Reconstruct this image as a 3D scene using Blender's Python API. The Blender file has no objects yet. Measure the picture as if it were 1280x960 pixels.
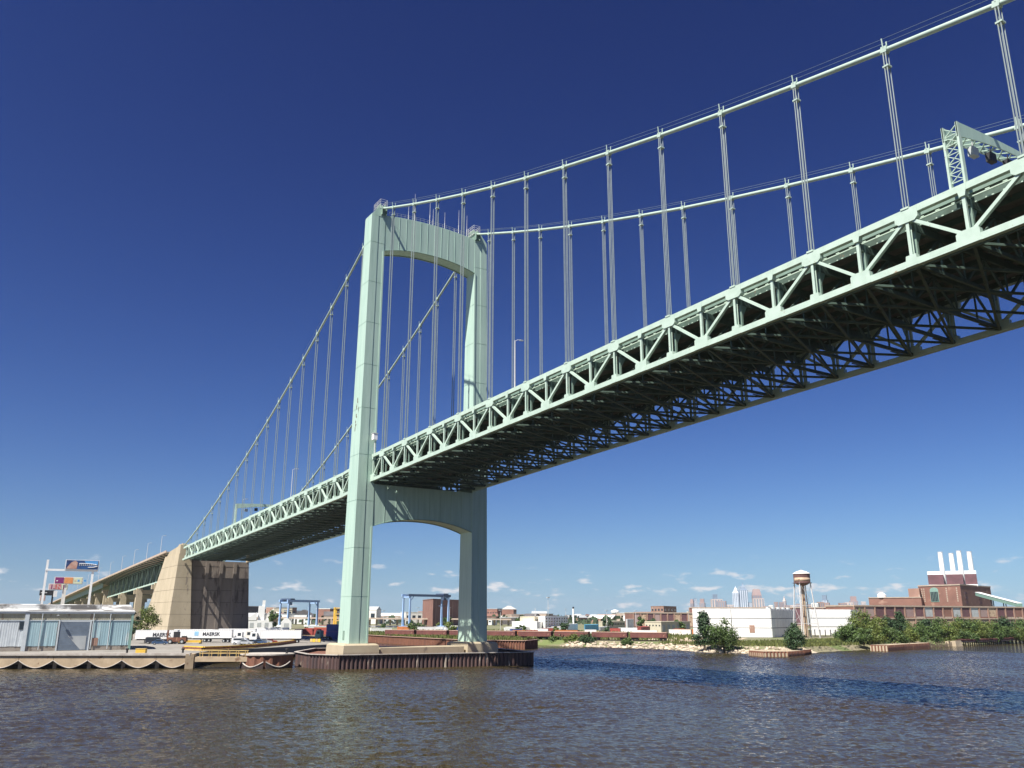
import bpy, math, random
import numpy as np
from mathutils import Vector, Matrix
random.seed(7)
S = bpy.context.scene
col = S.collection
R = math.radians

# ------------------------------------------------------------------ camera
F, PITCH, ROLL, YAW = 1051.72, 0.2693, 0.0032, -1.0029      # focal length in px of the 1280 px wide photograph
CAM = np.array([188.875, -79.095, 11.302])
fw = np.array([math.sin(YAW)*math.cos(PITCH), math.cos(YAW)*math.cos(PITCH), math.sin(PITCH)])
r0 = np.array([math.cos(YAW), -math.sin(YAW), 0.0]); u0 = np.cross(r0, fw)
rt = r0*math.cos(ROLL) + u0*math.sin(ROLL); up = u0*math.cos(ROLL) - r0*math.sin(ROLL)
cd = bpy.data.cameras.new('camera'); cam = bpy.data.objects.new('camera', cd); col.objects.link(cam)
cd.sensor_width = 36.0; cd.lens = F/1280*36.0; cd.clip_start = 0.5; cd.clip_end = 60000
M4 = Matrix.Identity(4)
for i in range(3):
    M4[i][0], M4[i][1], M4[i][2], M4[i][3] = rt[i], up[i], -fw[i], CAM[i]
cam.matrix_world = M4
S.camera = cam
S.render.resolution_x, S.render.resolution_y = 1024, 768

# ------------------------------------------------------------------ sun, sky, exposure
SUN = Vector((0.31, -1.0, 1.45)).normalized()
SUN_EL = math.asin(SUN.z); SUN_ROT = math.atan2(SUN.x, SUN.y)
sl = bpy.data.lights.new('sun', 'SUN'); sl.energy = 5.0; sl.angle = R(0.53); sl.color = (1.0, 0.955, 0.88)
so = bpy.data.objects.new('sun', sl); col.objects.link(so)
so.rotation_euler = (-SUN).to_track_quat('-Z', 'Y').to_euler(); so.location = (0, -300, 400)
S.view_settings.view_transform = 'Standard'; S.view_settings.look = 'None'
S.view_settings.exposure = 0.95; S.view_settings.gamma = 1.0; S.view_settings.use_curve_mapping = False

W = bpy.data.worlds.new('World'); S.world = W; W.use_nodes = True
wn, wl = W.node_tree.nodes, W.node_tree.links
for n in list(wn): wn.remove(n)
def N(t, **k):
    n = wn.new(t)
    for a, b in k.items(): setattr(n, a, b)
    return n
def mth(op, a, b=None, c=None, clamp=False):
    n = N('ShaderNodeMath', operation=op); n.use_clamp = clamp
    for i, v in enumerate((a, b, c)):
        if v is None: continue
        if isinstance(v, (int, float)): n.inputs[i].default_value = v
        else: wl.new(v, n.inputs[i])
    return n.outputs[0]
sky = N('ShaderNodeTexSky', sky_type='NISHITA'); sky.sun_disc = False
sky.sun_elevation = SUN_EL; sky.sun_rotation = SUN_ROT; sky.altitude = 0
sky.air_density = 1.0; sky.dust_density = 0.35; sky.ozone_density = 3.0
tc = N('ShaderNodeTexCoord')
sx = N('ShaderNodeSeparateXYZ'); wl.new(tc.outputs['Generated'], sx.inputs[0])
zz_ = mth('SQRT', mth('ADD', mth('MULTIPLY', sx.outputs[2], sx.outputs[2]), .0045))      # no yellow band at the very horizon
cxyz = N('ShaderNodeCombineXYZ'); wl.new(sx.outputs[0], cxyz.inputs[0]); wl.new(sx.outputs[1], cxyz.inputs[1]); wl.new(zz_, cxyz.inputs[2])
wl.new(cxyz.outputs[0], sky.inputs['Vector'])
# deep, contrasty late-summer blue: the camera's response to that sky
sc_ = N('ShaderNodeSeparateColor'); wl.new(sky.outputs[0], sc_.inputs[0]); cc = N('ShaderNodeCombineColor')
for i_, (k_, g_) in enumerate(((.0168,1.87),(.0164,1.87),(.0312,1.60))):
    wl.new(mth('MINIMUM', mth('MULTIPLY', mth('POWER', sc_.outputs[i_], g_), k_*10), 13.0), cc.inputs[i_])
def ray(px, py):
    return fw + rt*(px-640)/F + up*(480-py)/F
# small fair-weather clouds in a band low over the horizon
az_ = mth('ARCTAN2', sx.outputs[1], sx.outputs[0])
cv = N('ShaderNodeCombineXYZ'); wl.new(mth('MULTIPLY', az_, 15.0), cv.inputs[0]); wl.new(mth('MULTIPLY', sx.outputs[2], 46.0), cv.inputs[1]); cv.inputs[2].default_value = 9.3
nz = N('ShaderNodeTexNoise'); nz.inputs['Scale'].default_value = 1.7; nz.inputs['Detail'].default_value = 5; nz.inputs['Roughness'].default_value = .55
wl.new(cv.outputs[0], nz.inputs['Vector'])
band = N('ShaderNodeMapRange', interpolation_type='SMOOTHSTEP'); wl.new(sx.outputs[2], band.inputs[0])
for i_, v in ((1,.085),(2,.028),(3,0.0),(4,1.0)): band.inputs[i_].default_value = v
th = N('ShaderNodeMapRange', interpolation_type='SMOOTHSTEP'); wl.new(mth('ADD', nz.outputs['Fac'], mth('MULTIPLY', band.outputs[0], .10)), th.inputs[0])
for i_, v in ((1,.645),(2,.79),(3,0.0),(4,1.0)): th.inputs[i_].default_value = v
fac = mth('MULTIPLY', mth('MULTIPLY', th.outputs[0], band.outputs[0]), .9)
mix = N('ShaderNodeMix', data_type='RGBA'); wl.new(fac, mix.inputs['Factor'])
wl.new(cc.outputs[0], mix.inputs[6]); mix.inputs[7].default_value = (9.0, 8.8, 8.8, 1)
bg = N('ShaderNodeBackground'); bg.inputs[1].default_value = 0.0525
wl.new(mix.outputs[2], bg.inputs[0])
wo = N('ShaderNodeOutputWorld'); wl.new(bg.outputs[0], wo.inputs[0])

# ------------------------------------------------------------------ helpers
def P(px, py, d):
    """point on the photograph's ray at horizontal distance d (m)"""
    v = ray(px, py); return CAM + v*d/math.hypot(v[0], v[1])
def G(px, py, z):
    """point where the photograph's ray meets height z"""
    v = ray(px, py); return CAM + v*(z-CAM[2])/v[2]
ORG = {}
def empty(name, loc, rz=0.0, local=False):
    o = bpy.data.objects.new(name, None); col.objects.link(o); o.location = loc; o.rotation_euler = (0, 0, rz)
    o.empty_display_size = 1
    ORG[o.name] = Vector((0, 0, 0)) if local else Vector(loc)
    return o
def tag(o, label=None, cat=None, group=None, kind=None):
    if label: o['label'] = label
    if cat: o['category'] = cat
    if group: o['group'] = group
    if kind: o['kind'] = kind
    return o
class MB:
    def __init__(s): s.v = []; s.f = []
    def add(s, vs, fs):
        k = len(s.v); s.v += [tuple(map(float, v)) for v in vs]; s.f += [tuple(i+k for i in f) for f in fs]; return s
    def box(s, a, b):
        x0, y0, z0 = a; x1, y1, z1 = b
        return s.add([(x0,y0,z0),(x1,y0,z0),(x1,y1,z0),(x0,y1,z0),(x0,y0,z1),(x1,y0,z1),(x1,y1,z1),(x0,y1,z1)],
              [(0,3,2,1),(4,5,6,7),(0,1,5,4),(1,2,6,5),(2,3,7,6),(3,0,4,7)])
    def bar(s, p, q, w, h, upv=(0,0,1)):
        p, q = Vector(p), Vector(q); d = (q-p).normalized(); u = Vector(upv)
        if abs(d.dot(u)) > .98: u = Vector((0,1,0)) if abs(d.y) < .9 else Vector((1,0,0))
        a = d.cross(u).normalized(); b = a.cross(d).normalized(); a *= w/2; b *= h/2
        vs = [p-a-b, p+a-b, p+a+b, p-a+b, q-a-b, q+a-b, q+a+b, q-a+b]
        return s.add(vs, [(0,1,2,3),(7,6,5,4),(0,4,5,1),(1,5,6,2),(2,6,7,3),(3,7,4,0)])
    def tube(s, p, q, r, r2=None, n=6, cap=True):
        p, q = Vector(p), Vector(q); r2 = r if r2 is None else r2; d = (q-p).normalized()
        u = Vector((0,0,1)) if abs(d.z) < .9 else Vector((1,0,0)); a = d.cross(u).normalized(); b = a.cross(d)
        vs = []
        for c, rr in ((p, r), (q, r2)):
            for i in range(n):
                t = 2*math.pi*i/n; vs.append(c + a*math.cos(t)*rr + b*math.sin(t)*rr)
        fs = [(i, (i+1) % n, n+(i+1) % n, n+i) for i in range(n)]
        if cap: fs += [tuple(range(n-1, -1, -1)), tuple(range(n, 2*n))]
        return s.add(vs, fs)
    def poly(s, pts, r, n=8):
        """tube through a polyline"""
        pts = [Vector(p) for p in pts]; vs = []; m = len(pts)
        for i, p in enumerate(pts):
            d = (pts[min(i+1, m-1)]-pts[max(i-1, 0)]).normalized()
            u = Vector((0,0,1)) if abs(d.z) < .95 else Vector((1,0,0)); a = d.cross(u).normalized(); b = a.cross(d)
            rr = r[i] if isinstance(r, (list, tuple)) else r
            for k in range(n):
                t = 2*math.pi*k/n; vs.append(p + a*math.cos(t)*rr + b*math.sin(t)*rr)
        fs = [(i*n+k, i*n+(k+1) % n, (i+1)*n+(k+1) % n, (i+1)*n+k) for i in range(m-1) for k in range(n)]
        fs += [tuple(range(n-1, -1, -1)), tuple(range((m-1)*n, m*n))]
        return s.add(vs, fs)
    def prism(s, pts, z0, z1):
        n = len(pts)
        ar = sum(pts[i][0]*pts[(i+1) % n][1]-pts[(i+1) % n][0]*pts[i][1] for i in range(n))
        if ar < 0: pts = pts[::-1]
        vs = [(p[0], p[1], z0) for p in pts]+[(p[0], p[1], z1) for p in pts]
        return s.add(vs, [tuple(range(n-1, -1, -1)), tuple(range(n, 2*n))]+[(i, (i+1) % n, n+(i+1) % n, n+i) for i in range(n)])
    def plate(s, pts, nrm, t):
        """flat polygon of thickness t, centred on its plane"""
        n = len(pts); d = Vector(nrm).normalized()*t/2; pts = [Vector(p) for p in pts]
        nn = (pts[1]-pts[0]).cross(pts[2]-pts[1])
        if nn.dot(d) < 0: pts = pts[::-1]
        vs = [p-d for p in pts]+[p+d for p in pts]
        return s.add(vs, [tuple(range(n-1, -1, -1)), tuple(range(n, 2*n))]+[(i, (i+1) % n, n+(i+1) % n, n+i) for i in range(n)])
    def loft(s, rings, close=True):
        n = len(rings[0]); k0 = []; vs = [p for r_ in rings for p in r_]
        fs = [(i*n+k, i*n+(k+1) % n, (i+1)*n+(k+1) % n, (i+1)*n+k) for i in range(len(rings)-1) for k in range(n)]
        fs += [tuple(range(n-1, -1, -1)), tuple(range((len(rings)-1)*n, len(rings)*n))]
        return s.add(vs, fs)
    def lathe(s, c, prof, n=20):
        c = Vector(c)
        return s.loft([[c+Vector((math.cos(2*math.pi*k/n)*r, math.sin(2*math.pi*k/n)*r, z)) for k in range(n)] for r, z in prof])
    def build(s, name, mat, parent=None, at=None, smooth=False):
        me = bpy.data.meshes.new(name)
        o = ORG.get(parent.name, Vector((0,0,0))) if parent else Vector(at or (0,0,0))
        me.from_pydata([(x-o.x, y-o.y, z-o.z) for x, y, z in s.v], [], s.f)
        me.materials.append(MAT[mat] if isinstance(mat, str) else mat)
        if smooth:
            me.polygons.foreach_set('use_smooth', [True]*len(me.polygons))
        ob = bpy.data.objects.new(name, me); col.objects.link(ob)
        if parent: ob.parent = parent; ORG[ob.name] = o
        else: ob.location = o; ORG[ob.name] = o
        return ob
def copy_tree(o, parent=None):
    c = o.copy(); col.objects.link(c); c.parent = parent
    for ch in list(o.children): copy_tree(ch, c)
    return c
def place(o, loc, rz):
    o.location = loc; o.rotation_euler = (0, 0, rz); return o
def lettering(txt, size, mat, parent, origin, xdir, updir, bold=.012, name='lettering', shear=0):
    """flat letters standing on a surface; origin = lower left, in parent's local space"""
    cu = bpy.data.curves.new('t', 'FONT'); cu.body = txt; cu.size = size; cu.offset = bold; cu.extrude = .01; cu.shear = shear
    to = bpy.data.objects.new('t', cu); col.objects.link(to)
    me = bpy.data.meshes.new_from_object(to.evaluated_get(bpy.context.evaluated_depsgraph_get()))
    bpy.data.objects.remove(to); bpy.data.curves.remove(cu)
    me.materials.clear(); me.materials.append(MAT[mat])
    x = Vector(xdir).normalized(); u = Vector(updir).normalized(); n = x.cross(u)
    for v in me.vertices: v.co = Vector(origin)+x*v.co.x+u*v.co.y+n*v.co.z
    o = bpy.data.objects.new(name, me); col.objects.link(o); o.parent = parent
    return o

# ------------------------------------------------------------------ materials
MAT = {}
def mat(name, c, rough=.6, c2=None, sc=1.0, stretch=(1,1,1), lo=.35, hi=.65, bump=0.0, bsc=None, metal=0.0, spots=None, spot_sc=3.0, spot_th=.68, isl=0.0, spec=.5, transl=None, coord='Object'):
    m = bpy.data.materials.new(name); m.use_nodes = True; MAT[name] = m
    n, l = m.node_tree.nodes, m.node_tree.links
    b = n['Principled BSDF']; b.inputs['Roughness'].default_value = rough; b.inputs['Metallic'].default_value = metal
    b.inputs['Specular IOR Level'].default_value = spec
    t = n.new('ShaderNodeTexCoord'); mpn = n.new('ShaderNodeMapping'); mpn.inputs['Scale'].default_value = stretch
    l.new(t.outputs[coord], mpn.inputs[0])
    out = None
    def noise(scale, det=5):
        q = n.new('ShaderNodeTexNoise'); q.inputs['Scale'].default_value = scale; q.inputs['Detail'].default_value = det; q.inputs['Roughness'].default_value = .6
        l.new(mpn.outputs[0], q.inputs['Vector']); return q.outputs['Fac']
    def rng(x, a, b_):
        q = n.new('ShaderNodeMapRange'); l.new(x, q.inputs[0]); q.inputs[1].default_value = a; q.inputs[2].default_value = b_; return q.outputs[0]
    def mixc(f, a, bb):
        q = n.new('ShaderNodeMix'); q.data_type = 'RGBA'; l.new(f, q.inputs[0])
        for i, v in ((6, a), (7, bb)):
            if isinstance(v, tuple): q.inputs[i].default_value = (*v, 1)
            else: l.new(v, q.inputs[i])
        return q.outputs[2]
    c2 = c2 or tuple(x*.8 for x in c)
    out = mixc(rng(noise(sc), lo, hi), c, c2)
    if spots:
        out = mixc(rng(noise(spot_sc, 7), spot_th, spot_th+.06), out, spots)
    if isl:
        ge = n.new('ShaderNodeNewGeometry'); hs = n.new('ShaderNodeHueSaturation'); l.new(out, hs.inputs['Color'])
        q = n.new('ShaderNodeMapRange'); l.new(ge.outputs['Random Per Island'], q.inputs[0]); q.inputs[3].default_value = 1-isl; q.inputs[4].default_value = 1+isl
        l.new(q.outputs[0], hs.inputs['Value']); out = hs.outputs[0]
    l.new(out, b.inputs['Base Color'])
    if bump:
        bp = n.new('ShaderNodeBump'); bp.inputs['Distance'].default_value = bump; bp.inputs['Strength'].default_value = 1
        l.new(noise(bsc or sc*4), bp.inputs['Height']); l.new(bp.outputs[0], b.inputs['Normal'])
    if transl:
        tr = n.new('ShaderNodeBsdfTranslucent'); l.new(out, tr.inputs[0]); ms = n.new('ShaderNodeMixShader'); ms.inputs[0].default_value = transl
        l.new(b.outputs[0], ms.inputs[1]); l.new(tr.outputs[0], ms.inputs[2]); l.new(ms.outputs[0], n['Material Output'].inputs[0])
    return m
GREEN = (.405,.54,.45)
mat('paint', GREEN, .5, (.30,.43,.355), 1.1, (1,1,.07), lo=.42, hi=.78, bump=.004, bsc=3, spots=(.20,.24,.17), spot_sc=1.1, spot_th=.69)
mat('paint_truss', (.45,.56,.47), .5, (.385,.49,.405), .9, spots=(.27,.18,.10), spot_sc=1.7, spot_th=.665)
mat('paint_under_shade', (.075,.12,.095), .65, (.05,.08,.06), .8, spots=(.16,.10,.06), spot_sc=1.3, spot_th=.64)  # same green steel, with the shade under the deck put into the colour
mat('paint_dark', (.20,.29,.23), .55, (.16,.23,.18), .8)  # darker green; also carries deck shade on knee brackets and viaduct web
mat('cable', (.42,.52,.44), .45, (.36,.45,.38), 1.2)
mat('rope', (.205,.25,.25), .5, (.17,.21,.21), 1.0)
mat('deck', (.16,.16,.15), .9, (.10,.10,.09), .5)
mat('concrete', (.44,.37,.255), .85, (.37,.31,.21), .22, (1,1,.4), bump=.03, bsc=.8, spots=(.24,.20,.15), spot_sc=.5, spot_th=.62)
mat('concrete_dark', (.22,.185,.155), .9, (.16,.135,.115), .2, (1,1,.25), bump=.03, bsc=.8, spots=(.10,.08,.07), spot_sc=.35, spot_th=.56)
mat('wharf_concrete', (.45,.345,.225), .9, (.33,.25,.16), .35, bump=.03, bsc=1.5, spots=(.20,.12,.07), spot_sc=.6, spot_th=.60)
mat('wharf_rim', (.46,.42,.37), .9, (.32,.28,.24), .8)
mat('paving', (.27,.25,.22), .95, (.20,.185,.16), .05, spots=(.15,.13,.115), spot_sc=.11, spot_th=.6)
mat('rubber', (.025,.018,.018), .8, (.05,.03,.025), 1.0)
mat('sheet_pile', (.10,.052,.043), .85, (.048,.032,.032), .8, (1,1,.18), bump=.05, bsc=1.2, spots=(.30,.25,.20), spot_sc=.9, spot_th=.60)
mat('rust', (.20,.085,.05), .9, (.13,.055,.035), .7, (1,1,.3), bump=.03, spots=(.30,.17,.10), spot_sc=.6, spot_th=.62)
mat('shed_blue', (.33,.46,.49), .7, (.26,.39,.43), .35, (1,1,.2), spots=(.42,.48,.48), spot_sc=.6, spot_th=.62)
mat('shed_white', (.56,.60,.61), .7, (.47,.51,.53), .5, spots=(.33,.32,.30), spot_sc=.5, spot_th=.64)
mat('shed_beige', (.38,.36,.27), .8, (.30,.28,.20), .6, (1,1,.3), spots=(.24,.19,.13), spot_sc=.8, spot_th=.58)
mat('shed_base', (.34,.30,.25), .9, (.26,.22,.18), .4, spots=(.17,.14,.11), spot_sc=.5, spot_th=.58)
mat('door_grey', (.16,.20,.25), .5, (.12,.15,.19), .5)
mat('roof_tar', (.60,.60,.58), .8, (.16,.15,.14), .18, lo=.45, hi=.55)
mat('yellow', (.72,.46,.05), .6, (.58,.36,.05), .6)
mat('yellow_worn', (.62,.44,.14), .8, (.36,.25,.12), .5)
mat('white', (.78,.78,.76), .5, (.70,.70,.68), .3)
mat('off_white', (.72,.70,.64), .7, (.60,.58,.52), .3, spots=(.42,.38,.33), spot_sc=.25, spot_th=.64)
mat('cream', (.60,.54,.40), .8, (.50,.45,.33), .3)
mat('cladding', (.80,.79,.76), .6, (.70,.69,.67), .12, (1,1,.3), spots=(.50,.46,.42), spot_sc=.2, spot_th=.66)
mat('seam', (.22,.22,.22), .8)
mat('black', (.02,.02,.022), .6)
mat('glass', (.03,.04,.05), .12)
mat('brick', (.25,.125,.092), .9, (.19,.096,.072), .08, spots=(.32,.19,.14), spot_sc=.12, spot_th=.6, bump=.02, bsc=2)
mat('brick_pale', (.34,.21,.155), .9, (.27,.16,.12), .1, spots=(.40,.30,.24), spot_sc=.15, spot_th=.58)
mat('brick_dark', (.14,.065,.075), .85, (.10,.05,.055), .2)
mat('stone_trim', (.44,.35,.275), .9, (.35,.28,.22), .3)
mat('copper', (.22,.36,.30), .7)
mat('crane_blue', (.30,.44,.66), .5, (.24,.36,.56), .3)
mat('crane_dark', (.06,.09,.16), .6)
mat('rail_car', (.16,.055,.045), .85, (.10,.035,.032), .5, spots=(.30,.14,.10), spot_sc=.5, spot_th=.6)
mat('rail_rim', (.50,.32,.26), .85, (.42,.26,.2), .6)
mat('box_red', (.36,.07,.05), .6, (.28,.05,.04), .4)
mat('box_blue', (.04,.08,.28), .6, (.03,.06,.2), .4)
mat('box_orange', (.45,.16,.05), .6, (.36,.12,.04), .4)
mat('box_grey', (.42,.44,.44), .6, (.34,.36,.36), .4)
mat('letter_black', (.02,.02,.03), .6)
mat('logo_blue', (.30,.55,.75), .5)
mat('rock', (.50,.42,.31), .95, (.34,.28,.21), .6, spots=(.22,.17,.13), spot_sc=.5, spot_th=.6, isl=.35, bump=.05, bsc=2)
mat('soil', (.22,.19,.12), 1.0, (.14,.14,.07), .03, spots=(.12,.15,.05), spot_sc=.05, spot_th=.52)
mat('sand', (.44,.36,.25), 1.0, (.36,.29,.2), .1)
mat('leaf', (.085,.135,.030), .6, (.06,.105,.025), .25, isl=.5, transl=.3)
mat('leaf_dark', (.042,.085,.028), .6, (.032,.066,.024), .25, isl=.5, transl=.25)
mat('leaf_yellow', (.145,.175,.035), .6, (.105,.145,.03), .25, isl=.45, transl=.35)
mat('grass', (.16,.17,.045), .8, (.10,.13,.035), .1, isl=.4, transl=.3)
mat('bark', (.12,.09,.06), .9)
mat('far_wood', (.05,.08,.035), .9, (.035,.06,.03), .02, isl=.3)
mat('tower_glass', (.20,.26,.33), .35, (.16,.21,.28), .02)
mat('tower_pale', (.62,.66,.72), .5, (.5,.55,.62), .02)
mat('tower_brown', (.33,.25,.23), .7, (.28,.18,.17), .02)
mat('tower_stone', (.55,.45,.40), .8, (.45,.37,.33), .02)
mat('roof_dark', (.12,.11,.11), .9, (.08,.075,.075), .1)
mat('tank_tan', (.50,.38,.26), .8, (.36,.25,.17), .4, spots=(.16,.07,.05), spot_sc=.5, spot_th=.56)
mat('tank_dark', (.14,.07,.06), .8, (.10,.05,.045), .4)
mat('tarp_blue', (.10,.42,.62), .6)
mat('mast', (.62,.60,.58), .6)
mat('bill_navy', (.012,.03,.11), .5, (.03,.14,.36), .22, lo=.4, hi=.7)
mat('bill_sky', (.14,.45,.75), .5, (.05,.2,.5), .2)
mat('bill_skin', (.36,.17,.12), .6, (.5,.33,.26), .6)
mat('bill_purple', (.22,.02,.14), .5)
mat('bill_orange', (.60,.22,.07), .5, (.7,.34,.12), .5)
mat('bill_lime', (.55,.62,.40), .5, (.64,.68,.5), .5)
mat('bill_red', (.45,.07,.06), .5, (.5,.2,.18), .8)
mat('bill_pink', (.62,.40,.38), .5)
mat('steel_grey', (.30,.32,.34), .5)
mat('car_white', (.75,.76,.77), .25); mat('car_dark', (.03,.035,.05), .25); mat('car_silver', (.42,.44,.46), .3); mat('car_red', (.30,.04,.03), .3); mat('car_blue', (.05,.10,.2), .3)

# water: silty brown body under a rippled surface
wm = bpy.data.materials.new('river_water'); wm.use_nodes = True; MAT['water'] = wm
n, l = wm.node_tree.nodes, wm.node_tree.links
b = n['Principled BSDF']; b.inputs['Base Color'].default_value = (.040,.030,.0125,1); b.inputs['Roughness'].default_value = .06; b.inputs['IOR'].default_value = 1.333
t = n.new('ShaderNodeTexCoord'); prev = None
for sc_, dist_, ang, st in ((.9,.06,8,(1,1.8,1)),(2.8,.022,30,(1,1.4,1))):
    mm = n.new('ShaderNodeMapping'); mm.inputs['Rotation'].default_value = (0,0,R(ang+57)); mm.inputs['Scale'].default_value = st
    l.new(t.outputs['Object'], mm.inputs[0])
    q = n.new('ShaderNodeTexNoise'); q.inputs['Scale'].default_value = sc_; q.inputs['Detail'].default_value = 3; q.inputs['Distortion'].default_value = .6
    l.new(mm.outputs[0], q.inputs['Vector'])
    bp = n.new('ShaderNodeBump'); bp.inputs['Distance'].default_value = dist_*5; bp.inputs['Strength'].default_value = 1.0
    l.new(q.outputs['Fac'], bp.inputs['Height'])
    if prev: l.new(prev, bp.inputs['Normal'])
    prev = bp.outputs[0]
l.new(prev, b.inputs['Normal'])

# ------------------------------------------------------------------ water and ground
FAR = 9500; WAVE = 1.12
WX0,WX1,WY0,WY1,WS = -95.0,195.0,-95.0,225.0,0.43
nx_,ny_ = int((WX1-WX0)/WS)+1,int((WY1-WY0)/WS)+1
gx,gy = np.meshgrid(np.linspace(WX0,WX1,nx_),np.linspace(WY0,WY1,ny_))
rg = np.random.default_rng(5); hz_ = np.zeros_like(gx)
for lam_,amp_,n_w in ((11,.026,5),(5.2,.030,8),(3.0,.031,12),(2.0,.027,16),(1.4,.020,18)):
    for _ in range(n_w):
        th_ = R(200)+rg.normal(0,.75); kk = 2*math.pi/(lam_*rg.uniform(.75,1.3))
        ph = kk*(gx*math.cos(th_)+gy*math.sin(th_))+rg.uniform(0,6.28); sn = np.sin(ph); hz_ += amp_*WAVE/math.sqrt(n_w)*2.2*(1-np.abs(sn)*1.0-.36)
gust = np.zeros_like(gx)
for _ in range(6):
    th_ = rg.uniform(0,6.28); kk = 2*math.pi/rg.uniform(35,110); gust += np.sin(kk*(gx*math.cos(th_)+gy*math.sin(th_)*1.8)+rg.uniform(0,6.28))
hz_ *= .85+.13*gust
ed = np.minimum(np.minimum(gx-WX0,WX1-gx),np.minimum(gy-WY0,WY1-gy)); hz_ *= np.clip(ed/12,0,1)
co = np.stack([gx,gy,hz_],-1).reshape(-1,3); ids = np.arange(nx_*ny_).reshape(ny_,nx_)
qd = np.stack([ids[:-1,:-1],ids[:-1,1:],ids[1:,1:],ids[1:,:-1]],-1).reshape(-1,4)
nb_ = len(co); outer = np.array([(-FAR,-FAR,0),(2500,-FAR,0),(2500,FAR,0),(-FAR,FAR,0),(WX0,WY0,0),(WX1,WY0,0),(WX1,WY1,0),(WX0,WY1,0)],float)
co = np.concatenate([co,outer]); qd = np.concatenate([qd,np.array([(0,1,5,4),(1,2,6,5),(2,3,7,6),(3,0,4,7)])+nb_])
me = bpy.data.meshes.new('river'); me.vertices.add(len(co)); me.vertices.foreach_set('co',co.ravel())
me.loops.add(qd.size); me.loops.foreach_set('vertex_index',qd.ravel().astype(np.int32)); me.polygons.add(len(qd))
me.polygons.foreach_set('loop_start',np.arange(0,qd.size,4,dtype=np.int32)); me.polygons.foreach_set('loop_total',np.full(len(qd),4,dtype=np.int32))
me.polygons.foreach_set('use_smooth',np.ones(len(qd),dtype=bool)); me.update(); me.validate(); me.materials.append(MAT['water'])
ro = bpy.data.objects.new('river',me); col.objects.link(ro)
tag(bpy.data.objects['river'], kind='structure')
GZ = 2.0; WZ = 3.0
shore = [(-44,-78),(-44,-30),(-62,-6),(-95,28),(-150,52),(-260,62),(-262,86),(-157,79),(-90,79),(-70,91),(-80,104),(-113,122),(-90,127),(-60,137),(-48,139),(-22,132),(2,147),(-4,170),(-11,207),(-24,276),(-35,354),(-60,700),(-240,2000),(-1500,9000),(-9400,9000),(-9400,-9000),(-600,-9000),(-80,-1500),(-44,-300)]
# the low north bank slopes down to the water
def offset_poly(pts, d):
    out = []; n_ = len(pts)
    for i in range(n_):
        p0, p1, p2 = Vector(pts[i-1]), Vector(pts[i]), Vector(pts[(i+1) % n_])
        a = (p1-p0).normalized(); c = (p2-p1).normalized(); nn = Vector((a.y+c.y, -(a.x+c.x))); nn.normalize()
        out.append((p1.x+nn.x*d, p1.y+nn.y*d))
    return out
ar = sum(shore[i-1][0]*shore[i][1]-shore[i][0]*shore[i-1][1] for i in range(len(shore)))
sgn = 1 if ar > 0 else -1
inner = offset_poly(shore, -7*sgn)
g = MB(); nS = len(shore)
g.add([(x,y,-.4) for x,y in shore]+[(x,y,GZ) for x,y in inner], [(i,(i+1) % nS,nS+(i+1) % nS,nS+i) for i in range(nS)]+[tuple(range(nS,2*nS))])
tag(g.build('ground', 'soil'), kind='structure')
# yard behind the warehouses: pale dry ground
tag(MB().prism([(-125,195),(-95,232),(-70,200),(-60,178),(-90,165)], GZ-.5, GZ+.02).build('yard', 'sand'), kind='structure')

# wharf: paved slab with its own front
wf = [(-60.1,-123.1),(-36.9,-78.6),(-13.5,-33.9),(-30,-26),(-52,2),(-66,20),(-100,36),(-150,48),(-265,52),(-330,52),(-330,-420),(-110,-420)]
wharf = empty('wharf', (-60,-60,WZ)); tag(wharf, kind='structure')
MB().prism(wf, 0.9, WZ).build('paving', 'paving', wharf)
MB().prism(offset_poly(wf, -1.6*(1 if sum(wf[i-1][0]*wf[i][1]-wf[i][0]*wf[i-1][1] for i in range(len(wf)))>0 else -1)), -1.5, .9).build('retaining_wall', 'rubber', wharf)
# scalloped concrete curtain panels along the river front
A0 = Vector((-36.4,-78.5,0)); A1 = Vector((-13.1,-33.9,0)); dv = (A1-A0); LW = dv.length; dv.normalize(); nv = Vector((dv.y,-dv.x,0))
NPAN = 7; pw = LW/NPAN
def curtain(k, root, P0, d, nvec, w, ztop, zj, zm, conc='wharf_concrete', rad=.10):
    m = MB(); pts = []; a = P0+d*(k*w+.04); bq = P0+d*((k+1)*w-.04); nn = 14
    low = [a.lerp(bq, i/nn) for i in range(nn+1)]
    for i, q in enumerate(low):
        t_ = 2*i/nn-1; pts.append(Vector((q.x, q.y, zm+(zj-zm)*abs(t_)**1.7)))
    poly = pts+[Vector((bq.x,bq.y,ztop)), Vector((a.x,a.y,ztop))]
    for i in range(nn):
        q0, q1 = pts[i], pts[i+1]
        m.add([q0+nvec*.45, q1+nvec*.45, Vector((q1.x,q1.y,ztop))+nvec*.45, Vector((q0.x,q0.y,ztop))+nvec*.45,
               q0-nvec*.3, q1-nvec*.3, Vector((q1.x,q1.y,ztop))-nvec*.3, Vector((q0.x,q0.y,ztop))-nvec*.3],
              [(0,1,2,3),(0,4,5,1),(3,2,6,7)]+([(0,3,7,4)] if i == 0 else [])+([(1,5,6,2)] if i == nn-1 else []))
    o = m.build('curtain_panel', conc, root)
    rim = MB().poly([q+nvec*.5 for q in pts], rad, 6); rim.build('rim', 'wharf_rim', o)
for k in range(-3, NPAN): curtain(k, wharf, A0, dv, nv, pw, WZ-.25, 1.75, .22)
MB().bar(A0-dv*3*pw+nv*.1+Vector((0,0,WZ+.02)), A1+nv*.1+Vector((0,0,WZ+.02)), 1.3, .5).build('coping', 'wharf_rim', wharf)
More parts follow.
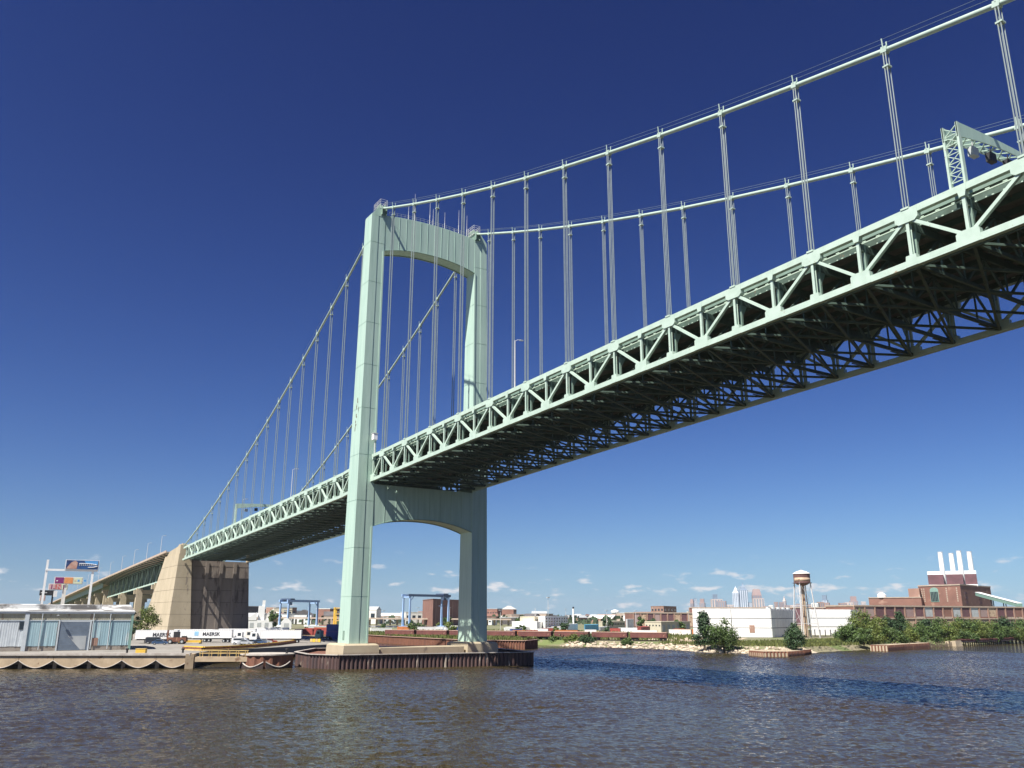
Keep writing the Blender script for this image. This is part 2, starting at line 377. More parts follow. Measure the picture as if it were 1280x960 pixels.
for k in range(-3, NPAN+1):
    q = A0+dv*k*pw-nv*.55; MB().box((q.x-.35,q.y-.35,-1.5),(q.x+.35,q.y+.35,1.6)).build('pile', 'wharf_concrete', wharf)
q = A1; MB().prism([(q.x+.45,q.y-1.2),(q.x+.75,q.y+.5),(q.x-2,q.y+1.6),(q.x-2.5,q.y-.2)], -1.5, WZ+.1).build('end_wall', 'wharf_concrete', wharf)
def bollard(loc, label):
    o = empty('mooring_bollard', loc); tag(o, label, 'bollard', 'mooring bollards')
    MB().lathe(loc, [(.34,0),(.34,.12),(.22,.16),(.2,.75),(.38,.85),(.38,1.05),(.2,1.15)], 12).build('post', 'black', o)
bollard(tuple(A0+dv*36.3-nv*1.0+Vector((0,0,WZ+.1))), 'black mooring bollard on the wharf edge beside the yellow box')
bollard(tuple(A0+dv*48.2-nv*1.2+Vector((0,0,WZ+.1))), 'black mooring bollard near the wharf corner above the last scallop')
q = A0+dv*39-nv*2.0
ybx = empty('storage_box', (q.x,q.y,WZ), math.atan2(dv.y,dv.x), True); tag(ybx, 'yellow storage box standing on the wharf in front of the blue shed', 'box')
MB().box((-1.05,-.6,0.06),(1.05,.6,1.02)).build('body','yellow',ybx); MB().box((-1.1,-.65,1.02),(1.1,.65,1.16)).build('lid','yellow_worn',ybx)
for sx in (-.8,.8): MB().box((sx-.1,-.55,0),(sx+.1,.55,.06)).build('skid','black',ybx)

# ------------------------------------------------------------------ suspension bridge
BW = 28.4; H0 = 114.8; SAG = 58.4; LM = 609.6
br = empty('suspension_bridge', (0,0,0)); tag(br, 'pale green steel suspension bridge crossing the river with tall portal tower', 'bridge')
def zb(X):
    if X >= 0: return 41.95+.0425*X*(1-X/LM)
    if X > -14: return 41.95+(40.4-41.95)*(-X/14)
    return 40.9+.0356*X
def dep(X): return 6.5 if X >= 0 else 6.5+.0042*X
def zt(X): return zb(X)+dep(X)
def zc(X):
    if X >= 0: t_ = X/LM; return H0-4*SAG*t_*(1-t_)
    s_ = lambda x: 112.4+.497*x+.00066*x*x
    return s_(X) if X < -9 else H0+(s_(-9)-H0)*(-X/9)
XM = [-3.47+12.192*k for k in range(1, 21)]; XS = [1-11.0*k for k in range(1, 18)]
XEND = XM[-1]+6; XANC = -196.6
# tower
tw = MB()
tower = empty('tower', (0,0,0)); tower.parent = br; ORG[tower.name] = Vector((0,0,0))
def lerp(a, b_, t_): return a+(b_-a)*t_
def leg_ring(z, y0, y1, xo, far):
    t_ = (z-5.2)/(112-5.2); hx = lerp(3.33,2.15,t_)+xo
    pts = [(-hx,y0(t_)),(hx,y0(t_)),(hx,y1(t_)),(-hx,y1(t_))]
    if far: pts = [(x,BW-y) for x,y in pts][::-1]
    return [(x,y,z) for x,y in pts]
SPL = [5.2,15.5,26.5,37.5,48.5,60,71,82,93,104,111.6]
for far in (0,1):
    lg = MB()
    outer = lambda t_: lerp(-3.82,-3.08,t_); mid = lambda t_: lerp(-1.45,-1.15,t_); inn = lambda t_: lerp(.75,.72,t_)
    for i in range(len(SPL)-1):
        for (ya,yb_,xo) in ((outer,mid,0.0),(mid,inn,-.10)):
            lg.loft([leg_ring(z,ya,yb_,xo,far) for z in (SPL[i]+.06,SPL[i+1]-.06)])
            if i: lg.loft([leg_ring(z,lambda t_,f=ya: f(t_)+.05,lambda t_,f=yb_: f(t_)-.05,xo-.08,far) for z in (SPL[i]-.065,SPL[i]+.065)])
    L = lg.build('leg','paint',tower)
    fl = MB()   # narrow edge strip down the inner corner of the river face
    for z0,z1 in ((5.3,31.5),(42.5,102)):
        ring = []
        for z in (z0,z1):
            t_ = (z-5.2)/106.8; hx = lerp(3.33,2.15,t_); y1 = inn(t_)
            rr = [(hx-.10,y1-.38),(hx+.04,y1-.38),(hx+.04,y1+.02),(hx-.10,y1+.02)]
            ring.append([(x,(BW-y if far else y),z) for x,y in (rr[::-1] if far else rr)])
        fl.loft(ring)
    fl.build('corner_plate','paint',tower)
    Yf = (lambda y: BW-y) if far else (lambda y: y)
    cp = MB(); pts = [(-3.08,111.6),(-3.05,111.9),(-1.3,114.0),(-.5,114.1),(-.5,112.3),(.72,112.3),(.72,111.6)]
    cp.plate([(0,Yf(y),z) for y,z in pts], (1,0,0), 4.24); cp.build('leg_cap','paint',tower)
    sd = MB(); pts = [(-2.6,112.0),(2.9,112.0),(2.9,113.9),(1.4,115.5),(-.6,115.7),(-2.6,114.3)]
    for dy in (-.62,.62): sd.plate([(x,Yf(.1)+dy,z) for x,z in pts], (0,1,0), .12)
    for x in (-2.0,-1,0,1,2.2): sd.box((x-.06,Yf(.1)-.6,112),(x+.06,Yf(.1)+.6,114.0))
    sd.build('saddle','paint_dark',tower)
    rl = MB()
    for x in (-2.1,-1.0,0,1.0,2.1):
        for dy in (-.95,.95): rl.bar((x,Yf(.1)+dy,114.0),(x,Yf(.1)+dy,116.6),.07,.07)
    for zz in (115.3,116.0,116.6):
        for dy in (-.95,.95): rl.bar((-2.1,Yf(.1)+dy,zz),(2.1,Yf(.1)+dy,zz),.06,.06)
        for x in (-2.1,2.1): rl.bar((x,Yf(.1)-.95,zz),(x,Yf(.1)+.95,zz),.06,.06)
    rl.box((-2.2,Yf(.1)-1.05,113.92),(2.2,Yf(.1)-.7,114.02)); rl.box((-2.2,Yf(.1)+.7,113.92),(2.2,Yf(.1)+1.05,114.02))
    rl.build('saddle_railing','mast',tower)
def arch_plate(y0, y1, zend, zmid, ztop, x, t_, zt2=None):
    pts = []; nn = 24
    for i in range(nn+1):
        u = i/nn; v = 2*u-1; pts.append((x, lerp(y0,y1,u), zmid-(zmid-zend)*abs(v)**2.2))
    return pts+[(x,y1,ztop),(x,y0,ztop)]
for nm,ze,zm,ztp,hx,rib in (('upper_strut',102.2,104.2,112.3,2.02,1),('lower_strut',31.6,33.9,41.6,2.75,0)):
    st = MB(); nn = 24; y0, y1 = .70, BW-.70
    low = arch_plate(y0,y1,ze,zm,ztp,0,0)[:nn+1]
    top = [(0,p[1],ztp+(.9*(1-(2*i/nn-1)**2) if rib else 0)) for i,p in enumerate(low)]
    for i in range(nn):
        a,bq,c,d = low[i],low[i+1],top[i+1],top[i]
        for s_ in (1,-1):
            q = [(s_*hx,p[1],p[2]) for p in (a,bq,c,d)]; st.add(q,[(0,1,2,3) if s_ > 0 else (3,2,1,0)])
        st.add([(hx-.15,a[1],a[2]+.10),(hx-.15,bq[1],bq[2]+.10),(-hx+.15,bq[1],bq[2]+.10),(-hx+.15,a[1],a[2]+.10)],[(3,2,1,0)])
        st.add([(hx,d[1],d[2]),(hx,c[1],c[2]),(-hx,c[1],c[2]),(-hx,d[1],d[2])],[(0,1,2,3)])
    so_ = st.build(nm,'paint',tower)
    for s_ in (1,-1):
        fl = MB()
        for i in range(nn):
            a,bq = low[i],low[i+1]; fl.bar((s_*hx,a[1],a[2]),(s_*hx,bq[1],bq[2]),.34,.12)
        fl.build('flange','paint_dark',tower)
    ns = 13 if rib else 9
    for i in range(1,ns):
        y = lerp(y0,y1,i/ns); u = i/ns; zl = zm-(zm-ze)*abs(2*u-1)**2.2
        MB().box((hx-.02,y-.045,zl+.1),(hx+.07,y+.045,ztp+(.9*(1-(2*u-1)**2) if rib else 0)-.05)).build('stiffener','paint',tower)
    if rib:
        hr = MB()
        for i in range(nn+1):
            t_ = top[i]; hr.bar((hx-.1,t_[1],t_[2]),(hx-.1,t_[1],t_[2]+1.1),.06,.06)
            if i < nn:
                for dz in (.6,1.1): hr.bar((hx-.1,t_[1],t_[2]+dz),(hx-.1,top[i+1][1],top[i+1][2]+dz),.05,.05)
        hr.build('handrail','steel_grey',tower)
        for y,h in ((8.2,5.2),(10.0,9.0),(14.6,8.4),(15.6,6.0),(19.2,6.0),(22.4,2.2),(23.6,8.2),(26.2,7.6)):
            zz = 112.3+.9*(1-(2*(y-.7)/(BW-1.4)-1)**2)
            MB().tube((0,y,zz-.1),(0,y,zz+h*.45),.11,.09,6).tube((0,y,zz+h*.45),(0,y,zz+h),.06,.03,6).build('antenna','mast',tower)
# tower-top hatch marks near the base and small door of the near leg
MB().box((-.5,-3.86,6.0),(.5,-3.78,8.0)).build('access_door','paint_dark',tower)
rp = random.Random(3)
for k in range(9):
    pz = 62.5-k*.95+rp.uniform(-.3,.3); t_ = (pz-5.2)/106.8; px_ = rp.uniform(-1.2,.9); w_ = rp.uniform(.15,.4); hh_ = rp.uniform(.3,1.1); yy = lerp(-3.82,-3.08,t_)-.008
    MB().plate([(px_+w_*math.cos(a)*rp.uniform(.6,1.2),yy+.0069*hh_*math.sin(a),pz+hh_*math.sin(a)*rp.uniform(.6,1.2)) for a in [6.283*q_/9 for q_ in range(9)]],(0,1,0),.012).build('bare_patch','bark',tower)
# main cables, hand ropes, suspenders
for far in (0,1):
    y = BW if far else 0.0
    xs = [XANC-7]+sorted(XS)+[-9,-4.5,-2.4]
    mc = MB().poly([(x,y,zc(x)) for x in xs]+[(0,y,H0+.2)]+[(x,y,zc(x)) for x in [2.4]+XM+[XEND]], .31, 10)
    mco = mc.build('main_cable','cable',br,smooth=True)
    for dy in (-.45,.45):
        hr = MB().poly([(x,y+dy,zc(x)+1.25) for x in XS[::-1]+[-6]], .028, 4); hr.build('hand_rope','rope',mco)
        hr = MB().poly([(x,y+dy,zc(x)+1.25) for x in [3]+XM], .028, 4); hr.build('hand_rope','rope',mco)
    for x in XM+XS:
        c = zc(x); bot = zt(x)
        if c-bot < 1.0: continue
        sp = MB()
        slope = (zc(x+.5)-zc(x-.5))
        for dx in (-.15,.15):
            for dy in (-.27,.27):
                sp.tube((x+dx,y+dy,bot+.1),(x+dx,y+dy,c+dx*slope),.066,n=6)
        so_ = sp.build('suspender','rope',br)
        bd = MB().bar((x-.36,y,c-.36*slope),(x+.36,y,c+.36*slope),.72,.72)
        bd.build('cable_band','cable',so_)
        if c-bot > 5: MB().box((x-.34,y-.38,c-2.25),(x+.34,y+.38,c-2.05)).build('rope_separator','cable',so_)
        for dy in (-.45,.45): MB().bar((x,y+dy*.8,c+.2),(x,y+dy,c+1.35),.12,.08).build('rope_post','cable',so_)
        if x < 200: MB().box((x-.45,y-.40,bot-.05),(x+.45,y+.40,bot+.16)).build('socket','paint_truss',so_)
# stiffening trusses
CH = .74; CWD = .60
def truss(y, nodes, x0, x1, far, mid):
    tr = empty('stiffening_truss', (0,0,0)); tr.parent = br; ORG[tr.name] = Vector((0,0,0))
    yo = 1 if far else -1          # outward side
    xs = sorted([x0]+nodes+mid+[x1])
    tc_, bc = MB(), MB()
    for a,bq in zip(xs[:-1],xs[1:]):
        tc_.bar((a,y,zt(a)-CH/2),(bq,y,zt(bq)-CH/2),CWD,CH); bc.bar((a,y,zb(a)+CH/2),(bq,y,zb(bq)+CH/2),CWD,CH)
    tc_.build('top_chord','paint_truss',tr); bc.build('bottom_chord','paint_truss',tr)
    for x in nodes:
        slope = (zt(x+1)-zt(x-1))/2
        pts = [(x-1.3,y,zt(x-1.3)-.02),(x+1.3,y,zt(x+1.3)-.02),(x+1.3,y,zt(x+1.3)-1.25),(x+.9,y,zt(x)-1.55),(x-.9,y,zt(x)-1.55),(x-1.3,y,zt(x-1.3)-1.25)]
        MB().plate(pts,(0,1,0),CWD+.06).build('gusset_plate','paint_truss',tr)
        pts = [(x-.7,y,zb(x-.7)+.02),(x+.7,y,zb(x+.7)+.02),(x+.55,y,zb(x)+1.25),(x-.55,y,zb(x)+1.25)]
        MB().plate(pts,(0,1,0),CWD+.05).build('gusset_plate','paint_truss',tr)
        v = MB()
        for dy in (-.20,.20): v.bar((x,y+dy,zb(x)+.9),(x,y+dy,zt(x)-1.5),.06,.34,(1,0,0))
        v.bar((x,y,zb(x)+.9),(x,y,zt(x)-1.5),.10,.40)
        v.build('vertical','paint_truss',tr)
    for x in mid:
        pts = [(x-1.2,y,zb(x-1.2)+.02),(x+1.2,y,zb(x+1.2)+.02),(x+1.2,y,zb(x+1.2)+1.35),(x+.9,y,zb(x)+1.6),(x-.9,y,zb(x)+1.6),(x-1.2,y,zb(x-1.2)+1.35)]
        MB().plate(pts,(0,1,0),CWD+.06).build('gusset_plate','paint_truss',tr)
        pts = [(x-.6,y,zt(x-.6)-.02),(x+.6,y,zt(x+.6)-.02),(x+.3,y,zt(x)-1.3),(x-.3,y,zt(x)-1.3)]
        MB().plate(pts,(0,1,0),CWD+.05).build('gusset_plate','paint_truss',tr)
        v = MB().bar((x,y,zb(x)+1.4),(x,y,zt(x)-.7),.34,.30)
        v.build('vertical','paint_truss',tr)
    allx = sorted([(x,1) for x in nodes]+[(x,0) for x in mid])
    for (a,ta),(bq,tb) in zip(allx[:-1],allx[1:]):
        za = zt(a)-1.0 if ta else zb(a)+1.0; zz = zt(bq)-1.0 if tb else zb(bq)+1.0
        MB().bar((a,y,za),(bq,y,zz),.36,.40,(0,1,0)).build('diagonal','paint_truss',tr)
    return tr
midM = [x+6.096 for x in XM[:-1]]; midS = [x-5.5 for x in XS]
for far in (0,1):
    y = BW if far else 0.0
    truss(y, XM, 3.0, XEND, far, [XM[0]-5.2]+midM)
    truss(y, XS, XANC, -3.0, far, midS+[-4.6])
# deck, stringers, floor trusses, bottom laterals
dk = empty('deck', (0,0,0)); dk.parent = br; ORG[dk.name] = Vector((0,0,0))
PX = sorted(XM+midM+[XM[0]-5.2]+XS+midS+[-4.6])
def strip(name, y0, y1, dz0, dz1, m_, par):
    mb = MB(); xs = [XANC]+PX+[XEND]
    for a,bq in zip(xs[:-1],xs[1:]):
        mb.add([(a,y0,zt(a)+dz0),(bq,y0,zt(bq)+dz0),(bq,y1,zt(bq)+dz0),(a,y1,zt(a)+dz0),(a,y0,zt(a)+dz1),(bq,y0,zt(bq)+dz1),(bq,y1,zt(bq)+dz1),(a,y1,zt(a)+dz1)],
               [(0,3,2,1),(4,5,6,7),(0,1,5,4),(1,2,6,5),(2,3,7,6),(3,0,4,7)])
    return mb.build(name,m_,par)
strip('slab',2.0,BW-.42,-.62,-.30,'deck',dk)
for i in range(9):
    y = 2.1+(BW-4.2)*i/8
    strip('stringer',y-.09,y+.09,-1.32,-.62,'paint_under_shade',dk)
for y in (1.25,BW-1.25): strip('walkway_beam',y-.06,y+.06,-1.02,-.90,'paint_truss',dk)
for y,yo_ in ((1.75,0),(BW-1.75,0)):
    mb = MB(); x = XANC+2
    while x < XEND-2:
        mb.box((x,y-.05,zt(x)-1.45),(x+.85,y+.05,zt(x)-1.33)); mb.box((x+.3,y-.5,zt(x)-.82),(x+.75,y-.45,zt(x)-.72)); x += 1.75
    tag(mb.build('sunlit_dashes','paint_truss',dk),kind='stuff')  # pale boxes imitating sunlit dashes along the edge stringer
for y in (1.9,BW-1.9): strip('kerb',y-.12,y+.12,-.30,.55,'paint_dark',dk)
for i,x in enumerate(PX):
    zT = zt(x)-1.34; zB = zb(x)+.45
    f = MB().bar((x,.35,zT-.45),(x,BW-.35,zT-.45),.30,.9)
    f.bar((x,.35,zB),(x,BW-.35,zB),.32,.42)
    NW = 6; ys = [1.1+(BW-2.2)*k/NW for k in range(NW+1)]
    for k in range(NW):
        a,bq = ys[k],ys[k+1]
        za,zbb = (zB,zT-.8) if k % 2 == 0 else (zT-.8,zB)
        f.bar((x,a,za),(x,bq,zbb),.24,.26)
        if k: f.bar((x,ys[k],zB),(x,ys[k],zT-.8),.18,.18)
    fo = f.build('floor_beam','paint_under_shade',dk)
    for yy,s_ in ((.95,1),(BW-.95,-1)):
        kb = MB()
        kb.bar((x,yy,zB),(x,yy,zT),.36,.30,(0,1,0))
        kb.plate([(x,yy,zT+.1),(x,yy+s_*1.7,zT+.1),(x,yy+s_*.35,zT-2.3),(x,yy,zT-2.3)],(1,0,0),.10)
        kb.build('knee_bracket','paint_dark',dk)  # darker than the truss: shade below the slab is put into the colour
for a,bq in zip(PX[:-1],PX[1:]):
    if abs(a-bq) < 1.5: continue
    lb = MB()
    for y0,y1 in ((.5,BW/2),(BW/2,.5),(BW/2,BW-.5),(BW-.5,BW/2)):
        lb.bar((a,y0,zb(a)+.28),(bq,y1,zb(bq)+.28),.30,.26)
    lb.build('lateral_brace','paint_under_shade',dk)
for i,x in enumerate(PX):
    if x > 1 or x < -8:
        for y in (4.2,BW-4.2): MB().bar((x,y-1.1,zb(x)+.05),(x,y+1.1,zb(x)+.05),.18,.10).build('lateral_gusset','paint_under_shade',dk)
# maintenance rail under the near truss
for y in (.42,): 
    mb = MB(); xs = [XANC]+PX+[XEND]
    for a,bq in zip(xs[:-1],xs[1:]): mb.bar((a,y,zb(a)-.10),(bq,y,zb(bq)-.10),.12,.16)
    mb.build('maintenance_rail','paint_under_shade',dk)

# overhead lane-signal gantries on the deck
def gantry(X, label):
    o = empty('signal_gantry', (X,0,zt(X))); tag(o, label, 'gantry', 'lane signal gantries over the bridge deck')
    z0 = zt(X)-.3; h = 7.3
    for y in (.05,BW-.05):
        p = MB()
        for dx in (-.75,.75):
            p.bar((X+dx,y,z0),(X+dx,y,z0+h),.22,.5,(0,1,0))
        for k in range(6):
            za = z0+.9+k*1.05; p.bar((X-.7,y,za),(X+.7,y,za+1.0),.07,.12,(0,1,0)); p.bar((X+.7,y,za),(X-.7,y,za+1.0),.07,.12,(0,1,0))
            p.bar((X-.7,y,za),(X+.7,y,za),.07,.10,(0,1,0))
        p.build('lattice_post','paint_truss',o)
    gb = MB(); nn = 16
    for i in range(nn):
        u0_,u1_ = i/nn,(i+1)/nn
        for s_ in (-.75,.75):
            q = []
            for u in (u0_,u1_):
                yy = lerp(-.2,BW+.2,u); v = abs(2*u-1); q.append((yy,z0+h-1.7+ (1.0)*(1-v*v)+.5*(1-v*v), z0+h+.55*(1-v*v)))
            gb.add([(X+s_-.06,q[0][0],q[0][1]),(X+s_-.06,q[1][0],q[1][1]),(X+s_-.06,q[1][0],q[1][2]),(X+s_-.06,q[0][0],q[0][2]),
                    (X+s_+.06,q[0][0],q[0][1]),(X+s_+.06,q[1][0],q[1][1]),(X+s_+.06,q[1][0],q[1][2]),(X+s_+.06,q[0][0],q[0][2])],
                   [(3,2,1,0),(4,5,6,7),(0,1,5,4),(1,2,6,5),(2,3,7,6),(3,0,4,7)])
        gb.bar((X-.75,q[0][0],q[0][1]+.2),(X+.75,q[1][0],q[1][1]+.2),.12,.12)
        gb.bar((X+.75,q[0][0],q[0][1]+.2),(X-.75,q[1][0],q[1][1]+.2),.12,.12)
    gb.build('arched_beam','paint',o)
    for k in range(7):
        y = 3.6+k*(BW-7.2)/6; v = abs(2*y/BW-1); zz = z0+h-1.7+1.5*(1-v*v)
        s_ = MB().bar((X+.2,y,zz-.5),(X+.2,y,zz+.2),.1,.1).box((X-.15,y-.55,zz-1.5),(X+.45,y+.55,zz-.5)).build('lane_signal','black' if k % 3 else 'box_grey',o)
gantry(148.6, 'green arched signal gantry with lattice posts on the main span deck')
gantry(-118.0, 'green arched signal gantry on the side span deck between tower and anchorage')
# lamp posts on the bridge
def lamp(x, y, zbase, h, label, arm=1, grp='lamp posts along the bridge and viaduct'):
    o = empty('street_lamp', (x,y,zbase)); tag(o, label, 'lamp post', grp)
    MB().tube((x,y,zbase-.1),(x,y,zbase+h),.12,.08,8).build('pole','mast',o)
    MB().poly([(x,y,zbase+h-.1),(x,y+arm*.6,zbase+h+.25),(x,y+arm*1.3,zbase+h+.3)],.05,6).build('arm','mast',o)
    MB().box((x-.16,y+arm*1.2-.15,zbase+h+.18),(x+.16,y+arm*1.2+.55,zbase+h+.38)).build('lamp_head','box_grey',o)
lamp(65.1,.5,zt(65)-.3,9.6,'slim white lamp post on the main span just right of the tower')
lamp(-58.5,.5,zt(-58)-.3,9.0,'slim white lamp post on the side span behind the tower leg')
lamp(-118,2.2,zt(-118)-.3,9.0,'slim white lamp post on the side span in front of the signal gantry')
lamp(122,BW-1.0,zt(122)-.3,9.5,'slim white lamp post on the far edge of the main span',-1)
cmx = empty('camera_mast',(4.0,-.1,zt(4)-.2)); tag(cmx,'short white mast with box camera beside the near tower leg','camera mast')
MB().tube((4.0,-.1,zt(4)-.25),(4.0,-.1,53.4),.12,n=8).build('pole','mast',cmx)
MB().box((3.3,-.7,52.0),(4.5,.3,53.5)).build('housing','white',cmx); MB().box((3.2,-.8,53.5),(4.6,.4,53.62)).build('hood','mast',cmx)

# ------------------------------------------------------------------ tower pier and fender
pier = empty('tower_pier',(0,14,0)); tag(pier,'concrete tower pedestal ringed by a rusty sheet pile fender','pier')
def flare(y0,y1):
    rings = []
    for z,o_ in ((-1.5,2.0),(3.4,2.0),(4.9,1.9),(5.25,1.4)):
        rings.append([(-3.33-o_,y0-o_,z),(3.33+o_,y0-o_,z),(3.33+o_,y1+o_,z),(-3.33-o_,y1+o_,z)])
    return MB().loft(rings)
flare(-3.82,.75).build('pedestal','concrete',pier); flare(BW-.75,BW+3.82).build('pedestal','concrete',pier)
MB().box((-4.4,3.3,-1.5),(4.6,BW-3.3,4.3)).build('tie_wall','concrete',pier)
ring = [(-15,-9.6),(-1.5,-11.2),(6.3,-7.2),(7.9,7),(9.6,20),(11.2,30),(13.4,39.2),(-12,45),(-34,38),(-34,2)]
sp = MB(); top = []
def sheet_wall(pts, z0, z1, closed, pitch=.24, amp=.13):
    mb = MB(); prev = None; k = 0; segs = list(zip(pts, pts[1:]+([pts[0]] if closed else [])))[:len(pts) if closed else len(pts)-1]
    for a,bq in segs:
        a,bq = Vector(a),Vector(bq); d = bq-a; L = d.length; d.normalize(); nn_ = Vector((d.y,-d.x)); m = max(2,int(L/pitch))
        for i in range(m+1):
            p = a+d*L*i/m + nn_*(amp if (k//2) % 2 else -amp); k += 1
            if prev is not None:
                mb.add([(prev.x,prev.y,z0),(p.x,p.y,z0),(p.x,p.y,z1),(prev.x,prev.y,z1)],[(0,1,2,3)])
            prev = p
    return mb
sheet_wall(ring,-1.5,3.0,True).build('sheet_pile_wall','sheet_pile',pier)
cap = MB()
for a,bq in zip(ring,ring[1:]+ring[:1]): cap.bar((*a,3.02),(*bq,3.02),.75,.16)
cap.build('cap_beam','wharf_rim',pier)
MB().prism(offset_poly(ring, .4 if sum(ring[i-1][0]*ring[i][1]-ring[i][0]*ring[i-1][1] for i in range(len(ring)))<0 else -.4),-1.5,2.3).build('fill','rust',pier)
rb = MB()
for _ in range(90):
    y = random.uniform(-6,37); x = random.uniform(5.8,7.6) if y > 6 else random.uniform(3.4,4.2)
    s_ = random.uniform(.15,.4); rb.box((x-s_,y-s_,2.25),(x+s_,y+s_,2.4+s_))
tag(rb.build('rubble','rock',pier),kind='stuff')

# ------------------------------------------------------------------ anchorage
an = empty('bridge_anchorage',(-212,14,WZ)); tag(an,'massive tan concrete anchorage block under the end of the side span','anchorage')
def pylon(y0t,y1t,y0b,y1b,near):
    zs = [WZ-1]+[6.6+5.05*i for i in range(7)]
    for i in range(len(zs)-1):
        rings = []
        for z in (zs[i]+.05,zs[i+1]-.05):
            t_ = (z-3)/37; xb = lerp(-264,-224,max(0,t_)**.8); ya,yb_ = lerp(y0b,y0t,t_),lerp(y1b,y1t,t_)
            rings.append([(xb,ya,z),(-197,ya,z),(-197,yb_,z),(xb,yb_,z)])
        MB().loft(rings).build('concrete_lift','concrete' ,an)
        rings = [[(x+(.25 if x < -200 else -.25),y+(.25 if k in (0,1) else -.25),z) for k,(x,y,_) in enumerate(rings[1])] for z in (zs[i+1]-.06,zs[i+1]+.06)]
        if i < len(zs)-2: MB().loft(rings).build('joint','concrete_dark',an)
    z0 = zs[-1]; ya,yb_ = y0t,y1t
    pts = [(-224,z0-.04),(-197,z0-.04),(-197,40.6),(-199.5,40.9),(-203,40.0),(-219,38.9)]
    MB().plate([(x,(ya+yb_)/2,z) for x,z in pts],(0,1,0),abs(yb_-ya)-.1).build('cap','concrete',an)
pylon(-1.5,3.2,-3.4,6.2,True)
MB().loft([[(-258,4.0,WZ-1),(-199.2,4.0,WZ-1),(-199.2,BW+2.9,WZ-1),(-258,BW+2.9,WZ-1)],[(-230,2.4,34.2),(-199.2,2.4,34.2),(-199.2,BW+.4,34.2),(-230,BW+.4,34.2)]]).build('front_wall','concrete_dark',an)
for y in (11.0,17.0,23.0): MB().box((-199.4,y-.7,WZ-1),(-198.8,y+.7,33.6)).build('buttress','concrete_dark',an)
for z in [6.6+5.05*i for i in range(1,6)]: MB().box((-199.3,5.5,z-.06),(-199.15,BW+1.0,z+.06)).build('pour_line','black',an)
for y in (-.5,BW-.6): MB().box((-200.5,y,34.2),(-198.0,y+1.1,41.2)).build('cable_housing','concrete',an)

# ------------------------------------------------------------------ approach viaduct
va = empty('approach_viaduct',(-330,14,WZ)); tag(va,'green deck truss approach viaduct on concrete piers behind the anchorage','viaduct')
def vz(X): return 39.6+.0285*(X+210) if X > -430 else 33.33+.0335*(X+430)
mb = MB(); xs = [-224]+[-235-13*i for i in range(1,68)]
for a,bq in zip(xs[:-1],xs[1:]):
    for (y0,y1,d0,d1) in ((-2.2,BW+2.2,-.45,0),(-2.2,-1.9,0,.5),(BW+1.9,BW+2.2,0,.5)):
        mb.add([(a,y0,vz(a)+d0),(bq,y0,vz(bq)+d0),(bq,y1,vz(bq)+d0),(a,y1,vz(a)+d0),(a,y0,vz(a)+d1),(bq,y0,vz(bq)+d1),(bq,y1,vz(bq)+d1),(a,y1,vz(a)+d1)],
               [(1,2,3,0),(7,6,5,4),(4,5,1,0),(5,6,2,1),(6,7,3,2),(7,4,0,3)])
mb.build('deck','stone_trim',va)
TX = [-222-8.0*i for i in range(28)]
def vb(X): return vz(X)-10.6
for y in (4.6,BW-4.6):
    t_ = empty('deck_truss',(0,0,0)); t_.parent = va; t_.location = (0,0,0); ORG[t_.name] = ORG[va.name]
    c1,c2 = MB(),MB()
    for a,bq in zip(TX[:-1],TX[1:]):
        c1.bar((a,y,vz(a)-1.5),(bq,y,vz(bq)-1.5),.6,.8); c2.bar((a,y,vb(a)),(bq,y,vb(bq)),.6,.75)
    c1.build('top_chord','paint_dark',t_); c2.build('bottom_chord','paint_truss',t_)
    for i,(a,bq) in enumerate(zip(TX[:-1],TX[1:])):  # web members take the darker green to imitate shade from the deck overhang
        q = ((a,y,vb(a)),(bq,y,vz(bq)-1.5)) if i % 2 else ((a,y,vz(a)-1.5),(bq,y,vb(bq)))
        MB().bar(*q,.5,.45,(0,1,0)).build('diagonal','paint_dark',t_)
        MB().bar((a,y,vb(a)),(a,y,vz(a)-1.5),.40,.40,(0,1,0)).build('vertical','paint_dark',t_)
for a in TX:
    f = MB().bar((a,4.6,vz(a)-1.9),(a,BW-4.6,vz(a)-1.9),.4,1.6).bar((a,4.6,vb(a)),(a,BW-4.6,vb(a)),.35,.4)
    for y0,y1 in ((4.6,BW/2),(BW-4.6,BW/2)): f.bar((a,y0,vb(a)),(a,y1,vz(a)-2.4),.3,.3)
    f.bar((a,-2.0,vz(a)-.9),(a,4.6,vz(a)-2.6),.3,.5); f.bar((a,BW+2.0,vz(a)-.9),(a,BW-4.6,vz(a)-2.6),.3,.5)
    f.build('cross_frame','paint_under_shade',va)
mb = MB()
for a,bq in zip(xs[16:-1],xs[17:]):
    for y in (1.5,9,BW-9,BW-1.5):
        mb.add([(a,y-.2,vz(a)-4.2),(bq,y-.2,vz(bq)-4.2),(bq,y+.2,vz(bq)-4.2),(a,y+.2,vz(a)-4.2),(a,y-.2,vz(a)-.7),(bq,y-.2,vz(bq)-.7),(bq,y+.2,vz(bq)-.7),(a,y+.2,vz(a)-.7)],
               [(1,2,3,0),(7,6,5,4),(4,5,1,0),(5,6,2,1),(6,7,3,2),(7,4,0,3)])
mb.build('girders','paint_dark',va)
